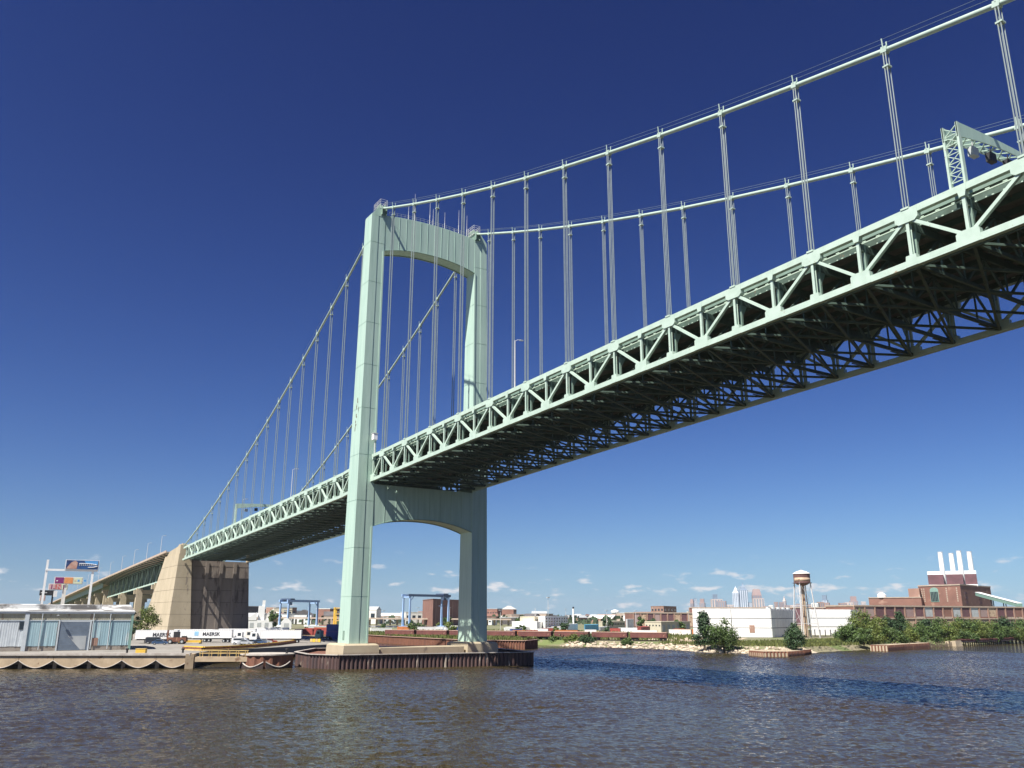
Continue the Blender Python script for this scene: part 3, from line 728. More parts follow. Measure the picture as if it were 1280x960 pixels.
for X in [-272,-322,-374,-424,-446]+[-446-38*i for i in range(1,14)]:
    for y in (4.6,BW-4.6):
        zt_ = vb(X)-.4 if X > -436 else vz(X)-5.2
        if zt_ < GZ+1: continue
        base = WZ-1 if X > -330 else GZ-.5
        MB().loft([[(X-1.9,y-1.9,base),(X+1.9,y-1.9,base),(X+1.9,y+1.9,base),(X-1.9,y+1.9,base)],[(X-1.3,y-1.5,zt_),(X+1.3,y-1.5,zt_),(X+1.3,y+1.5,zt_),(X-1.3,y+1.5,zt_)]]).build('pier_column','concrete',va)
    zt_ = vb(X)-1.3 if X > -436 else vz(X)-5.2
    if zt_ > GZ+2: MB().box((X-1.0,1.8,zt_-2.2),(X+1.0,BW-1.8,zt_)).build('pier_cap','concrete',va)
for i,X in enumerate((-240,-275,-312,-352,-396,-445,-500,-560)):
    lamp(X,-1.6,vz(X)+.1,8.5,'slim pale lamp post along the near parapet of the approach viaduct',1)

# ------------------------------------------------------------------ wharf-side: shed, walkway, dolphin
def face_frame(p0, p1):
    """root at p0 with local x running to p1, local -y towards the river"""
    d = Vector((p1[0]-p0[0], p1[1]-p0[1])); return math.atan2(d.y, d.x), d.length
sb0, sb1 = G(-70,815.5,WZ), G(162.5,812.2,WZ)
rz, SL = face_frame(sb0, sb1)
sh = empty('warehouse_shed', (sb0[0],sb0[1],WZ), rz, True); tag(sh, 'faded light blue metal warehouse shed on the wharf', 'warehouse')
def sx(px):    # photo column on the shed front -> local x
    a = G(px, 812.5, WZ); v = Vector((a[0]-sb0[0], a[1]-sb0[1])); return v.length
X1 = SL; HT = 9.3
MB().box((-2,.15,0),(X1-.1,28,HT-.6)).build('core', 'shed_base', sh)
doors = (sx(64.5), sx(108))
def corrugated(x0, x1, z0, z1, name, m_, amp=.022, pitch=.5, y=.1, bulge=0):
    mb = MB(); k = 0; prev = None; m = max(2, int((x1-x0)/pitch*2))
    for i in range(m+1):
        x = lerp(x0,x1,i/m); yy = y-amp*(i % 2); dz = random.uniform(-.04,.04)*bulge; yb_ = yy-(random.random()**5)*.16*bulge
        cur = ((x+random.uniform(-.06,.06)*bulge,yb_,z0+dz),(x,yy,z1))
        if prev: mb.add([prev[0],cur[0],cur[1],prev[1]],[(0,1,2,3)])
        prev = cur
    return mb.build(name, m_, sh)
bays = [(-2, sx(-33)), (sx(-33), sx(4.5)), (sx(8), sx(36)), (sx(36), sx(62.5)), (sx(110), sx(134)), (sx(134), X1-.6)]
for i,(a,bq) in enumerate(bays):
    corrugated(a+.05,bq-.05,1.1,6.9,'wall_panel','shed_blue' if i > 1 else 'shed_white',bulge=1)
corrugated(sx(112),sx(120),1.1,2.9,'patch_panel','brick_pale',y=-.02)
for a,bq in ((-2,sx(36)),(sx(36),doors[1]),(doors[1],X1-.3)):
    corrugated(a+.05,bq-.05,7.15,8.75,'frieze_panel','shed_beige',y=.12)
MB().box((-2,-.02,6.9),(X1-.2,.12,7.1)).build('girt','shed_white',sh)
for px in (6.3,): MB().box((sx(px)-.45,-.12,0),(sx(px)+.45,.12,9.0)).build('pilaster','shed_white',sh)
MB().box((X1-.55,-.08,0),(X1,28,8.8)).build('corner_wall','copper',sh)
MB().box((sx(-20),-.03,4.9),(sx(2),.1,6.7)).build('window','glass',sh)
dr = MB()
for k in range(12): dr.box((doors[0]+.2,.0,.1+k*.55),(doors[1]-.2,.10+.03*(k % 2),.1+k*.55+.52))
dro = dr.build('roller_door','door_grey',sh)
MB().box((doors[0]+.2,-.03,6.65),(doors[1]-.2,.14,6.85)).build('door_hood','shed_white',dro)
for x in doors: MB().box((x-.16,-.1,0),(x+.16,.1,7)).build('door_jamb','shed_white',dro)
MB().plate([(doors[0]+2.2,-.04,3.4),(doors[1]-.6,-.04,3.4),(doors[1]-.6,-.04,.2),(doors[0]+5.2,-.04,.2)],(0,1,0),.03).build('door_sheet','box_grey',dro)
MB().box((-2,-.12,HT-.75),(X1+.1,.3,HT-.30)).build('eave_beam','shed_white',sh)
MB().box((-2,-.3,HT-.30),(X1+.2,.35,HT-.08)).build('gutter','white',sh)
MB().add([(-2,-.28,HT-.05),(X1+.1,-.28,HT-.05),(X1+.1,14,HT+1.6),(-2,14,HT+1.6),(X1+.1,28,HT-.05),(-2,28,HT-.05)],[(0,1,2,3),(3,2,4,5)]).build('roof','roof_tar',sh)
MB().box((-2,3.2,HT+.2),(sx(121),3.7,HT+1.35)).build('parapet','roof_tar',sh)
for px in (37,111,133): MB().tube((sx(px),-.2,.3),(sx(px),-.2,8.6),.09,n=6).build('downpipe','shed_white',sh)
wl_ = MB().bar((sx(61),0,8.0),(sx(61),-1.1,8.3),.08,.08).box((sx(61)-.25,-1.5,8.05),(sx(61)+.25,-.9,8.3)).build('wall_light','box_grey',sh)

# walkway with yellow rails between wharf corner and dolphin
w0, w1 = Vector((-13.4,-32.6,WZ-.5)), Vector((-8.2,-22.6,WZ-.5))
wk = empty('walkway', tuple(w0)); tag(wk,'concrete walkway with yellow handrail from wharf corner to round dolphin','walkway')
MB().bar(w0+Vector((0,0,-.55)),w1+Vector((0,0,-.55)),2.4,1.0).build('slab','wharf_concrete',wk)
dw = (w1-w0).normalized(); nw = Vector((dw.y,-dw.x,0))
for s_ in (1,-1):
    for k in range(6):
        p = w0+dw*(1.0+k*1.95)+nw*1.1*s_; MB().bar(p+Vector((0,0,-.1)),p+Vector((0,0,1.25)),.14,.14).build('rail_post','yellow_worn',wk)
    for dz in (.7,1.25):
        p = w0+nw*1.1*s_+Vector((0,0,dz)); MB().bar(p+dw*.8,p+dw*11.0,.12,.12).build('rail','yellow_worn',wk)
# round sheet-pile dolphin
dc = Vector((-9.6,-18.0,0)); do = empty('mooring_dolphin', tuple(dc)); tag(do,'rusty round sheet pile dolphin beside the walkway','dolphin')
DR = 5.6; nD = 72
ringp = [(dc.x+math.cos(2*math.pi*i/nD)*(DR+(.16 if (i//2) % 2 else -.1)), dc.y+math.sin(2*math.pi*i/nD)*(DR+(.16 if (i//2) % 2 else -.1))) for i in range(nD)]
MB().prism(ringp,-1.5,2.75).build('sheet_pile_drum','rust',do)
MB().lathe((dc.x,dc.y,2.75),[(DR+.35,0),(DR+.35,.28),(DR,.30)],40).build('cap','wharf_rim',do)
fd = math.atan2(CAM[1]-dc.y, CAM[0]-dc.x)
for a0,a1 in ((fd-1.05,fd-.12),(fd-.04,fd+.95)):
    pts = []; nn_ = 14
    for i in range(nn_+1):
        t_ = i/nn_; a = lerp(a0,a1,t_); pts.append(Vector((dc.x+math.cos(a)*(DR+.55),dc.y+math.sin(a)*(DR+.55),.35+1.1*abs(2*t_-1)**1.7)))
    o_ = MB()
    for p,q in zip(pts[:-1],pts[1:]):
        o_.add([p,q,(q.x,q.y,-.6),(p.x,p.y,-.6)],[(0,1,2,3)])
    o_ = o_.build('fender_skirt','rubber',do); MB().poly(pts,.15,6).build('rim','wharf_rim',o_)
bollard((dc.x+3.2,dc.y+3.4,3.03),'pale mooring bollard standing on the round dolphin')
# curved timber fender boom edged in yellow
bpts = [G(px,py,WZ+.1) for px,py in ((231,811.5),(255,812.5),(285,811.5),(315,809.5),(345,806.5),(369,803))]
bm = empty('fender_boom', tuple(Vector(bpts[0]))); tag(bm,'long curved brown fender boom with yellow edge lying along the quay','fender')
m1,m2,m3 = MB(),MB(),MB()
for p,q in zip(bpts[:-1],bpts[1:]):
    p,q = Vector(p),Vector(q); m1.bar(p+Vector((0,0,.15)),q+Vector((0,0,.15)),1.6,.9); m2.bar(p+Vector((.6,-.2,.72)),q+Vector((.6,-.2,.72)),.5,.25)
    m3.bar(p+Vector((1.9,-.7,-.1)),q+Vector((1.9,-.7,-.1)),.8,.5)
m1.build('timber_wale','rust',bm); m2.build('top_rail','yellow',bm); m3.build('lower_rail','yellow_worn',bm)
for i in range(26):
    t_ = i/25*5; k = min(4,int(t_)); p = Vector(bpts[k]).lerp(Vector(bpts[k+1]),t_-k); MB().box((p.x+.75,p.y-.5,p.z-.3),(p.x+.95,p.y-.2,p.z+.62)).build('strut','black',bm)
# striped barrier at the quay tip
q = G(394,803,WZ); bb = empty('barrier', (q[0],q[1],WZ), .6, True); tag(bb,'yellow traffic barrier at the rounded tip of the quay','barrier')
for k in range(4): MB().box((-1.9+k,-.15,.1),(-1.0+k,.15,1.1)).build('board','yellow' if k % 2 else 'yellow_worn',bb)
MB().box((-2,-.35,0),(2,.35,.12)).build('foot','black',bb)

# ------------------------------------------------------------------ trucks, containers, cars
def wheel(mb_parent, x, y, r, w=.3):
    ty = MB().tube((x,y-w/2,r),(x,y+w/2,r),r,n=14).build('tyre','black',mb_parent); MB().tube((x,y-w/2-.01,r),(x,y+w/2+.01,r),r*.5,n=10).build('rim','box_grey',ty)
def container_trailer(loc, rz, label, body='white', text=None, tl=12.2, group='container trailers parked on the quay', logo=False, tx=3.6, front='box_grey'):
    o = empty('container_trailer', loc, rz, True); tag(o, label, 'trailer', group)
    z0 = 1.35; c = MB(); m = int(tl/.28)
    c.box((0,.04,z0),(tl,2.4,z0+2.55)); bo = c.build('container',body,o)
    rb_ = MB()
    for i in range(m):
        if i % 2: rb_.box((tl*i/m,.005,z0+.15),(tl*(i+1)/m,.05,z0+2.4))
    tag(rb_.build('corrugation',body,bo),kind='stuff')
    for z in (z0,z0+2.4): MB().box((-.02,-.01,z),(tl+.02,.08,z+.16)).build('side_rail',body,bo)
    MB().box((-.06,.1,z0+.05),(0,2.35,z0+2.5)).build('front_end',front,bo)
    if text: lettering(text,1.45,'letter_black',o,(tx,-.03,z0+.75),(1,0,0),(0,0,1),.03)
    if logo: MB().box((.75,-.03,z0+.75),(2.0,.0,z0+2.0)).build('logo','logo_blue',o)
    ch = MB().box((.2,.8,1.0),(tl-.1,1.1,1.33)).box((.2,1.4,1.0),(tl-.1,1.7,1.33)); 
    for x in (.5,tl/2,tl-1): ch.box((x,.3,1.1),(x+.2,2.2,1.3))
    ch.build('chassis','black',o)
    for x in (tl-2.4,tl-1.1):
        for y in (.25,2.15): wheel(o,x,y,.5)
    for y in (.5,1.9): MB().box((2.6,y-.08,0),(2.8,y+.08,1.1)).build('landing_leg','black',o)
    return o
def tractor(loc, rz, label, colr='white', group=None):
    o = empty('yard_tractor', loc, rz, True); tag(o,label,'truck',group)
    MB().box((0,.2,.6),(5.6,2.2,.95)).build('frame','black',o)
    cb = MB().plate([(x,1.2,z) for x,z in ((0,.7),(2.2,.7),(2.2,3.1),(1.9,3.3),(.5,3.3),(.15,2.1),(0,1.9))],(0,1,0),2.3).build('cab',colr,o)
    MB().plate([(x,1.2,z) for x,z in ((.22,2.1),(.56,3.05),(.5,3.1),(.12,2.1))],(0,1,0),2.0).build('windscreen','glass',cb)
    MB().box((.8,.02,2.0),(1.8,.06,2.9)).build('side_window','glass',cb); MB().box((3.0,.6,.95),(5.2,1.8,1.25)).build('fifth_wheel','black',o)
    for x in (.9,4.2,5.3):
        for y in (.25,2.15): wheel(o,x,y,.5)
    return o
def along(pxa, pxb, py, z=WZ):
    a,bq = G(pxa,py,z),G(pxb,py,z); return (a[0],a[1],z), math.atan2(bq[1]-a[1],bq[0]-a[0]), math.hypot(bq[1]-a[1],bq[0]-a[0])
L_,rz_,_ = along(168,213,804.5); container_trailer(L_,rz_,'white container with black lettering, half in the shade beside the blue shed',text='MAERSK',tx=5.0)
L_,rz_,_ = along(216,262,802.5); container_trailer(L_,rz_,'plain white container trailer behind the yellow yard machines',tl=12.2)
L_,rz_,_ = along(239,291,803.2); container_trailer(L_,rz_,'white container with pale blue square and black lettering, grey end',text='MAERSK',logo=True,tx=3.2)
L_,rz_,_ = along(272,310,801.0); container_trailer(L_,rz_,'plain white container trailer seen over the roof of the lettered one',tl=12.2)
L_,rz_,_ = along(320,366,803.8); container_trailer(L_,rz_,'plain white container trailer at the right end of the row by the fender boom',tl=13.6,front='white')
L_,rz_,_ = along(318,356,798.0); container_trailer(L_,rz_,'plain white container trailer standing behind the long right-hand one',tl=12.2)
for px,py,c,lb in ((293,803,'white','white yard tractor parked at the lettered container'),(305,801.5,'off_white','cream yard tractor parked beside the long white trailer'),
                   (311,804,'white','white yard tractor in front of the long white trailer')):
    L_,rz_,_ = along(px,px+10,py); tractor(L_,rz_,lb,c,'yard tractors on the quay')
def machine(loc, rz, label, c):
    o = empty('reach_stacker', loc, rz, True); tag(o,label,'forklift')
    MB().box((0,.2,.7),(5.4,2.4,1.9)).build('body',c,o); MB().box((4.0,.4,1.9),(5.2,2.2,2.3)).build('counterweight','black',o)
    cb = MB().box((1.6,.6,1.9),(3.2,1.9,3.4)).build('cab','black',o); MB().box((1.55,.55,3.4),(3.25,1.95,3.5)).build('cab_roof','black',cb)
    for y in (.8,1.7): MB().box((-.35,y-.1,.2),(-.1,y+.1,4.0)).build('mast',c,o); MB().box((-1.6,y-.08,.3),(-.3,y+.08,.42)).build('fork','black',o)
    for x in (.9,4.3):
        for y in (.3,2.3): wheel(o,x,y,.7,.45)
L_,rz_,_ = along(222,236,804.8); ysp = empty('container_spreader',L_,rz_,True); tag(ysp,'long low yellow container spreader lying in front of the grey container end','spreader')
for y in (.2,1.9): MB().box((0,y,.35),(6.6,y+.4,1.0)).build('side_beam','yellow',ysp)
for x in (0,3.1,6.2): MB().box((x,.6,.45),(x+.4,1.9,.95)).build('cross_beam','yellow_worn',ysp)
for x in (.1,6.1):
    for y in (.25,1.95): MB().box((x,y,0),(x+.35,y+.3,.35)).build('corner_foot','black',ysp)
L_,rz_,_ = along(208,216,805.2); machine(L_,rz_,'rust brown forklift parked between the two lettered containers','rust')
def car(loc, rz, label, c, van=False):
    o = empty('parked_car', loc, rz, True); tag(o,label,'car','cars parked on the quay')
    if van: pf = ((0,.35),(4.9,.35),(5.0,1.0),(4.4,1.15),(3.7,1.95),(.15,1.95),(0,1.7)); wn_ = ((.5,1.2),(3.9,1.2),(3.55,1.75),(.5,1.75))
    else: pf = ((0,.35),(4.4,.35),(4.45,.75),(4.2,.9),(3.2,1.0),(2.7,1.42),(1.2,1.45),(.5,1.0),(.05,.95)); wn_ = ((.85,1.02),(3.0,1.02),(2.6,1.36),(1.3,1.38))
    bo = MB().plate([(x,.9,z) for x,z in pf],(0,1,0),1.7).build('body',c,o)
    for y in (.04,1.76): MB().plate([(x,y,z) for x,z in wn_],(0,1,0),.03).build('side_window','glass',bo)
    for x in (.85,3.5):
        for y in (.12,1.68): wheel(o,x,y,.33,.22)
cars = [(289,805.6,'car_white',True,'white van parked by the fender boom'),(296,806.2,'car_silver',False,'silver car parked between the white van and a dark car'),
 (302,806.0,'car_dark',False,'black car parked beside the silver car'),(308,805.5,'car_white',False,'white car parked between black and dark blue cars'),(314,805.6,'car_blue',False,'dark blue car parked next to the white car'),
 (321,805.0,'car_silver',False,'silver car parked under the long white trailer'),(328,804.8,'car_red',False,'dark red car at the end of the parked row'),
 (181,805.0,'car_dark',True,'black van in the shade beside the blue shed'),(189,806.2,'car_blue',False,'dark blue car in the shade of the blue shed'),(197,804.5,'car_white',True,'white van parked below the shaded lettered container'),(203,805.2,'car_dark',False,'black car near the rust brown forklift')]
for px,py,c,v,lb in cars:
    L_,rz_,_ = along(px,px+10,py); car(L_,rz_+random.uniform(-.2,.3),lb,c,v)
# coloured containers under the bridge
def box_container(loc, rz, label, c, tl=12.2, grp='coloured containers in the yard beyond the quay'):
    o = empty('shipping_container', loc, rz, True); tag(o,label,'container',grp)
    MB().box((0,.04,.05),(tl,2.4,2.6)).build('body',c,o); m = int(tl/.3)
    rb_ = MB()
    for i in range(m):
        if i % 2: rb_.box((tl*i/m,.0,.2),(tl*(i+1)/m,.05,2.4))
    tag(rb_.build('corrugation',c,o),kind='stuff')
    for z in (0,2.45): MB().box((-.03,-.02,z),(tl+.03,.1,z+.17)).build('rail',c,o)
    return o
cols = ['box_red','box_red','box_orange','box_red','box_red','box_grey','box_red','box_orange']
nm = {'box_red':'dark red','box_orange':'orange','box_grey':'grey','box_blue':'navy blue'}
i = 0
for px,py in ((368,794),(380,792.5),(392,791),(402,793),(412,791.5),(385,788),(398,787),(410,787)):
    d = np.hypot(*(G(px,py,GZ+.9)-CAM)[:2]); q = G(px,py,GZ+.9)
    r_ = YAW+random.uniform(-.15,.15)*0
    c = cols[i]; i += 1
    box_container((q[0],q[1],WZ),-YAW-.35+math.pi*0,f'{nm[c]} shipping container in the yard between the anchorage and the tower leg',c)
q = G(407,799,WZ)
for k in range(2): box_container((q[0]+.2*k,q[1],WZ+2.66*k),-YAW-.35,('navy blue shipping container on the ground behind the near tower leg','navy blue shipping container on top of another behind the tower leg')[k],'box_blue')
q = G(393,800,WZ); tractor((q[0],q[1],WZ),-YAW-.3,'pale green yard tractor at the quay tip before the navy containers','copper')

# ------------------------------------------------------------------ trees and shrubs
def tree(loc, h, rx, nl, label, leaf='leaf', trunk=.25, name='tree', cat='tree', grp=None, clumps=None, base=.15, lsz=.42, cone=False):
    rnd = random.Random(int(abs(loc[0]*13+loc[1]*7+h*31)))
    o = empty(name, loc, 0, True); tag(o,label,cat,grp)
    th = h*.55; tr = MB(); pts = [(0,0,-.3)]
    for i in range(1,5): pts.append((rnd.uniform(-.06,.06)*h*.3,rnd.uniform(-.06,.06)*h*.3,th*i/4))
    tr.poly(pts,[trunk*h/8*(1-.17*i) for i in range(5)],7)
    nl = int(nl*3.2); lsz *= 1.25
    nc = clumps or max(10,int(nl/120)); cs = []
    for k in range(nc):
        for _ in range(30):
            x,y,z = rnd.uniform(-1,1),rnd.uniform(-1,1),rnd.uniform(-1,1)
            if x*x+y*y+z*z < 1: break
        zf = base+(1-base)*(z*.5+.5); w = (1.25*(1-zf)+.12) if cone else 1.0
        cs.append(Vector((x*rx*.85*w,y*rx*.85*w,h*zf*.95)))
    for c in cs[:9]:
        k = rnd.randint(1,4); tr.poly([pts[k],Vector(pts[k]).lerp(c,.5)+Vector((0,0,.1*h*rnd.random()*.4)),c],[trunk*h/8*.45,trunk*h/8*.25,.02],5)
    tr.build('trunk','bark',o)
    vs = []; fs = []
    cr = rx*.42
    for _ in range(nl):
        c = cs[rnd.randrange(nc)]
        d = Vector((rnd.gauss(0,1),rnd.gauss(0,1),rnd.gauss(0,.8))); d = d.normalized()*cr*rnd.random()**.45*rnd.uniform(.7,1.1)
        p = c+d
        if p.z < .05: p.z = .05+rnd.random()*.3
        nrm = (d.normalized()+Vector((rnd.uniform(-.8,.8),rnd.uniform(-.8,.8),rnd.uniform(-.2,1.0)))).normalized()
        a = nrm.orthogonal().normalized(); a.rotate(Matrix.Rotation(rnd.uniform(0,6.28),3,nrm)); b2 = nrm.cross(a)
        s_ = lsz*rnd.uniform(.6,1.3); k = len(vs)
        vs += [p-a*s_*.5,p+b2*s_*.32,p+a*s_*.55,p-b2*s_*.32]; fs.append((k,k+1,k+2,k+3))
    m = MB(); m.v = [tuple(v) for v in vs]; m.f = fs; m.build('crown',leaf,o)
    return o
def tree_at(px0, px1, ptop, pbase, d, label, z=None, **k):
    cx_ = (px0+px1)/2; q = P(cx_,pbase,d); zg = z if z is not None else (GZ if q[2] < 4 else GZ)
    top_ = P(cx_,ptop,d)[2]; wd = (px1-px0)/F*d*.92
    return tree((q[0],q[1],zg),top_-zg,wd/2,k.pop('nl',900),label,**k)
tree_at(168,199,755,785,335,'bushy tree between the blue shed and the anchorage',z=WZ,nl=900,leaf='leaf_yellow')
tree_at(158,174,762,785,325,'small dark tree at the corner of the blue shed',z=WZ,nl=450,leaf='leaf_dark')
tree_at(863,899,764,812,300,'tall ragged tree in front of the long white warehouse',z=.9,nl=1300,leaf='leaf_dark',lsz=.5,clumps=20,base=.1,cone=True)
tree_at(884,926,774,814,297,'broad green bush at the foot of the ragged tree on the shore',z=.9,nl=1500,leaf='leaf',base=.05)
tree_at(979,1009,778,811,300,'conical green tree on the spit in front of the water tower',z=1.2,nl=1200,leaf='leaf_dark',cone=True,base=.05)
for px0,px1,pt,d,lf,lb in ((668,690,796,366,'leaf','low green shrub beside the end of the rusty bulkhead'),(683,716,794,362,'leaf','dense green shrub between bulkhead and train'),(704,730,795,356,'leaf_yellow','yellowish shrub between two dark green shrubs by the train'),
                       (722,752,793,350,'leaf_dark','dark green shrub on the bank below the rail cars'),(775,792,799,338,'leaf','small shrub growing in the riprap under the rail cars'),(640,670,797,372,'leaf_yellow','low yellow green shrub behind the far tower leg')):
    tree_at(px0,px1,pt,811,d,lb,z=.8,nl=700,leaf=lf,name='shrub',cat='shrub',base=.0,lsz=.5)
SH = ['round green bush','tall green bush','yellow green bush','dark green bush','spreading olive bush']
veg = [(1046,1072,778,'leaf'),(1060,1100,764,'leaf_yellow'),(1072,1096,774,'leaf'),(1090,1112,770,'leaf_yellow'),(1100,1122,767,'leaf_dark'),(1116,1138,762,'leaf_dark'),(1112,1140,776,'leaf_yellow'),(1128,1158,774,'leaf'),
       (1146,1170,771,'leaf_dark'),(1160,1190,773,'leaf'),(1180,1206,775,'leaf_yellow'),(1194,1222,771,'leaf'),(1212,1240,772,'leaf_yellow'),(1228,1250,774,'leaf'),(1244,1270,770,'leaf_dark'),(1260,1290,774,'leaf'),(1276,1306,770,'leaf')]
spots = ['at the right corner of the second white shed','on the right shore below the brick power station','on the shore between two darker trees','on the bank in front of the brick warehouse','beside the ruined sheet pile wall',
 'left of the tall dark pair','left of the tall dark pair on the right shore','under the tall dark tree on the right shore','in front of the arched power station window','below the power station chimneys',
 'above the row of old pier stumps','above the old timber pier','below the coal conveyor','between old pier and warehouse end','standing darkest above the old timber pier','at the far end of the old timber pier','beyond the far end of the old pier']
for i,(a,bq,t_,lf) in enumerate(veg):
    d = 352+ (i*8.5); kind = {'leaf':'bushy green','leaf_yellow':'bushy yellow green','leaf_dark':'bushy dark green'}[lf]
    tree_at(a-2,bq+2,t_+.5,806,d,f'{kind} tree {spots[i]}',z=1.6,nl=1000,leaf=lf,grp='trees along the right-hand shore',base=.0,lsz=.55,cone=(lf=='leaf_dark'))
# second row, lower fill bushes
for i in range(15):
    a = 1068+i*15; d = 345+i*9
    tree_at(a,a+24,785+random.uniform(-3,3),806,d,'low green bush filling the shore in front of the taller trees',z=1.3,nl=500,leaf=('leaf','leaf_yellow','leaf')[i % 3],name='shrub',cat='shrub',grp='low bushes along the right-hand shore',base=0,lsz=.5)
for i,(px,d) in enumerate(((560,760),(585,720),(650,700),(760,640),(800,560),(815,560),(850,540),(1085,560),(430,900))):
    tree_at(px-7,px+7,771-random.uniform(0,3),780,d,'small green tree among the distant sheds and yards',nl=260,leaf='leaf_dark' if i % 2 else 'leaf',grp='small trees among the far yards',lsz=.9,base=.1)
tree_at(333,350,761,783,620,'round green tree between the white silo plant and the blue crane',nl=420,leaf='leaf',lsz=.9)

# grass and weeds on the banks (one mass)
def tufts(name, poly_pts, n_, z, label, h=.8, matn='grass'):
    m = MB(); vs = []; fs = []; xs_ = [p[0] for p in poly_pts]; ys_ = [p[1] for p in poly_pts]
    def inside(x,y):
        c = False
        for i in range(len(poly_pts)):
            x1_,y1_ = poly_pts[i-1]; x2_,y2_ = poly_pts[i]
            if (y1_ > y) != (y2_ > y) and x < (x2_-x1_)*(y-y1_)/(y2_-y1_)+x1_: c = not c
        return c
    k = 0
    while k < n_:
        x,y = random.uniform(min(xs_),max(xs_)),random.uniform(min(ys_),max(ys_))
        if not inside(x,y): continue
        k += 1
        for _ in range(3):
            a = random.uniform(0,6.28); w_ = random.uniform(.15,.4); hh = h*random.uniform(.5,1.4); j = len(vs)
            dx,dy = math.cos(a)*w_,math.sin(a)*w_; lx,ly = random.uniform(-.3,.3),random.uniform(-.3,.3)
            vs += [(x-dx,y-dy,z-.05),(x+dx,y+dy,z-.05),(x+lx+dx*.3,y+ly+dy*.3,z+hh),(x+lx-dx*.3,y+ly-dy*.3,z+hh)]; fs.append((j,j+1,j+2,j+3))
    m.v = vs; m.f = fs; o = m.build(name,matn); tag(o,label,'grass',kind='stuff'); return o
tufts('grass',[(-92,81),(-75,92),(-85,103),(-115,118),(-240,128),(-255,92),(-157,81)],5200,GZ,'rough yellow green weeds covering the bulkhead bank',1.3)
tufts('grass',[(-58,143),(-24,139),(-3,150),(-12,205),(-30,275),(-60,275),(-50,180)],4200,GZ-.2,'rough grass along the right-hand bank',.8)
# riprap
rk = MB()
def rock(x,y,z,s_):
    n_ = 7; rr = [[(x+math.cos(6.28*k/n_)*s_*f*random.uniform(.75,1.2),y+math.sin(6.28*k/n_)*s_*f*random.uniform(.75,1.2),z+s_*zz*random.uniform(.8,1.1)) for k in range(n_)] for f,zz in ((.8,-.5),(1,.05),(.55,.5))]
    rk.loft(rr)
edge = [(-95,125),(-80,130),(-60,137),(-48,139),(-34,135.5),(-22,132),(-8,139),(1,146),(-2,162)]
for a,bq in zip(edge[:-1],edge[1:]):
    L = math.hypot(bq[0]-a[0],bq[1]-a[1])
    for _ in range(int(L*6.5)):
        t_ = random.random(); u_ = random.uniform(-.6,6.0); nx,ny = -(bq[1]-a[1])/L,(bq[0]-a[0])/L
        if nx > 0 and ny < 0: nx,ny = -nx,-ny
        x,y = a[0]+(bq[0]-a[0])*t_,a[1]+(bq[1]-a[1])*t_
        if a[0] > -4: nx,ny = -1,0
        rock(x+nx*u_,y+ny*u_,-.2+u_*.34,random.uniform(.35,1.0)*(1 if u_ < 4 else .6))
tag(rk.build('riprap','rock'),'pale broken rocks piled along the shore below the rail cars','rocks',kind='stuff')

# rusty bulkhead beyond the inlet, old pier stumps on the right shore
bh = empty('bulkhead',(-90,79,0)); tag(bh,'rusty red sheet pile bulkhead across the inlet behind the tower','bulkhead')
bl = [(-255,84),(-157,77.5),(-90,77.5),(-69.5,91.5),(-80,104)]
sheet_wall(bl,-1.5,3.0,False,.26,.14).build('sheet_pile_wall','rust',bh)
cp = MB()
for a,bq in zip(bl[:-1],bl[1:]): cp.bar((*a,3.02),(*bq,3.02),.8,.15)
cp.build('cap','rail_rim',bh)
MB().prism([(-255,84.4),(-157,78),(-90.2,78),(-70.2,91.5),(-80,103.5),(-255,100)],-1,2.5).build('fill','soil',bh)
sp_ = empty('old_sheet_pile_spit',tuple(G(975,818,0))); tag(sp_,'curved ruined sheet pile wall with rock fill jutting from the shore','bulkhead')
cv_ = [tuple(G(px,py,0)[:2]) for px,py in ((936,819.5),(955,821),(985,821),(1005,819.5),(1014,817.5))]
sheet_wall(cv_,-1,1.5,False,.26,.14).build('sheet_pile_wall','rust',sp_)
tag(MB().prism([tuple(p) for p in cv_]+[tuple(G(1014,812,0)[:2]),tuple(G(936,814,0)[:2])],-.6,1.0).build('sand_spit','sand'),kind='structure')
cv2 = [tuple(G(px,py,0)[:2]) for px,py in ((1088,813.5),(1110,814),(1130,812.5),(1162,810.5))]
s2 = empty('old_sheet_pile_wall',(cv2[0][0],cv2[0][1],0)); tag(s2,'low rusty sheet pile wall below the bushes on the right shore','bulkhead')
sheet_wall(cv2,-1,2.0,False,.26,.14).build('sheet_pile_wall','rust',s2)
MB().prism(cv2+[tuple(G(1162,806,0)[:2]),tuple(G(1090,808,0)[:2])],-1,1.7).build('rock_fill','sand',s2)
def stump(x,y,h,i):
    o = tag(MB().tube((x,y,-1.5),(x+random.uniform(-.1,.1),y,h),.22,.17,7).build('pier_stump','bark',at=(x,y,0)),'weathered timber pile stump standing in the shallows off the right shore','pile','old timber pile stumps')
for i in range(26):
    px = 1158+i*1.6+random.uniform(-.5,.5); q = G(px,810-i*.10+random.uniform(-.6,.6),0); stump(q[0],q[1],random.uniform(1.2,2.4),i)
for px,py in ((908,817.5),(913,818),(922,819),(925,819)): q = G(px,py,0); stump(q[0],q[1],random.uniform(.6,1.1),0)
p0,p1 = G(1196,807.5,0),G(1300,803.5,0); op = empty('old_timber_pier',tuple(p0)); tag(op,'long derelict timber pier with rust brown deck on the right shore','pier')
d_ = Vector(p1)-Vector(p0); L = d_.length; d_.normalize(); n_ = Vector((-d_.y,d_.x,0))
if n_.x > 0: n_ = -n_
for k in range(int(L/4)+1):
    for u_ in (0,4.5):
        q = Vector(p0)+d_*(k*4)+n_*u_; MB().tube((q.x,q.y,-1.5),(q.x,q.y,2.2),.25,.2,7).build('pile','bark',op)
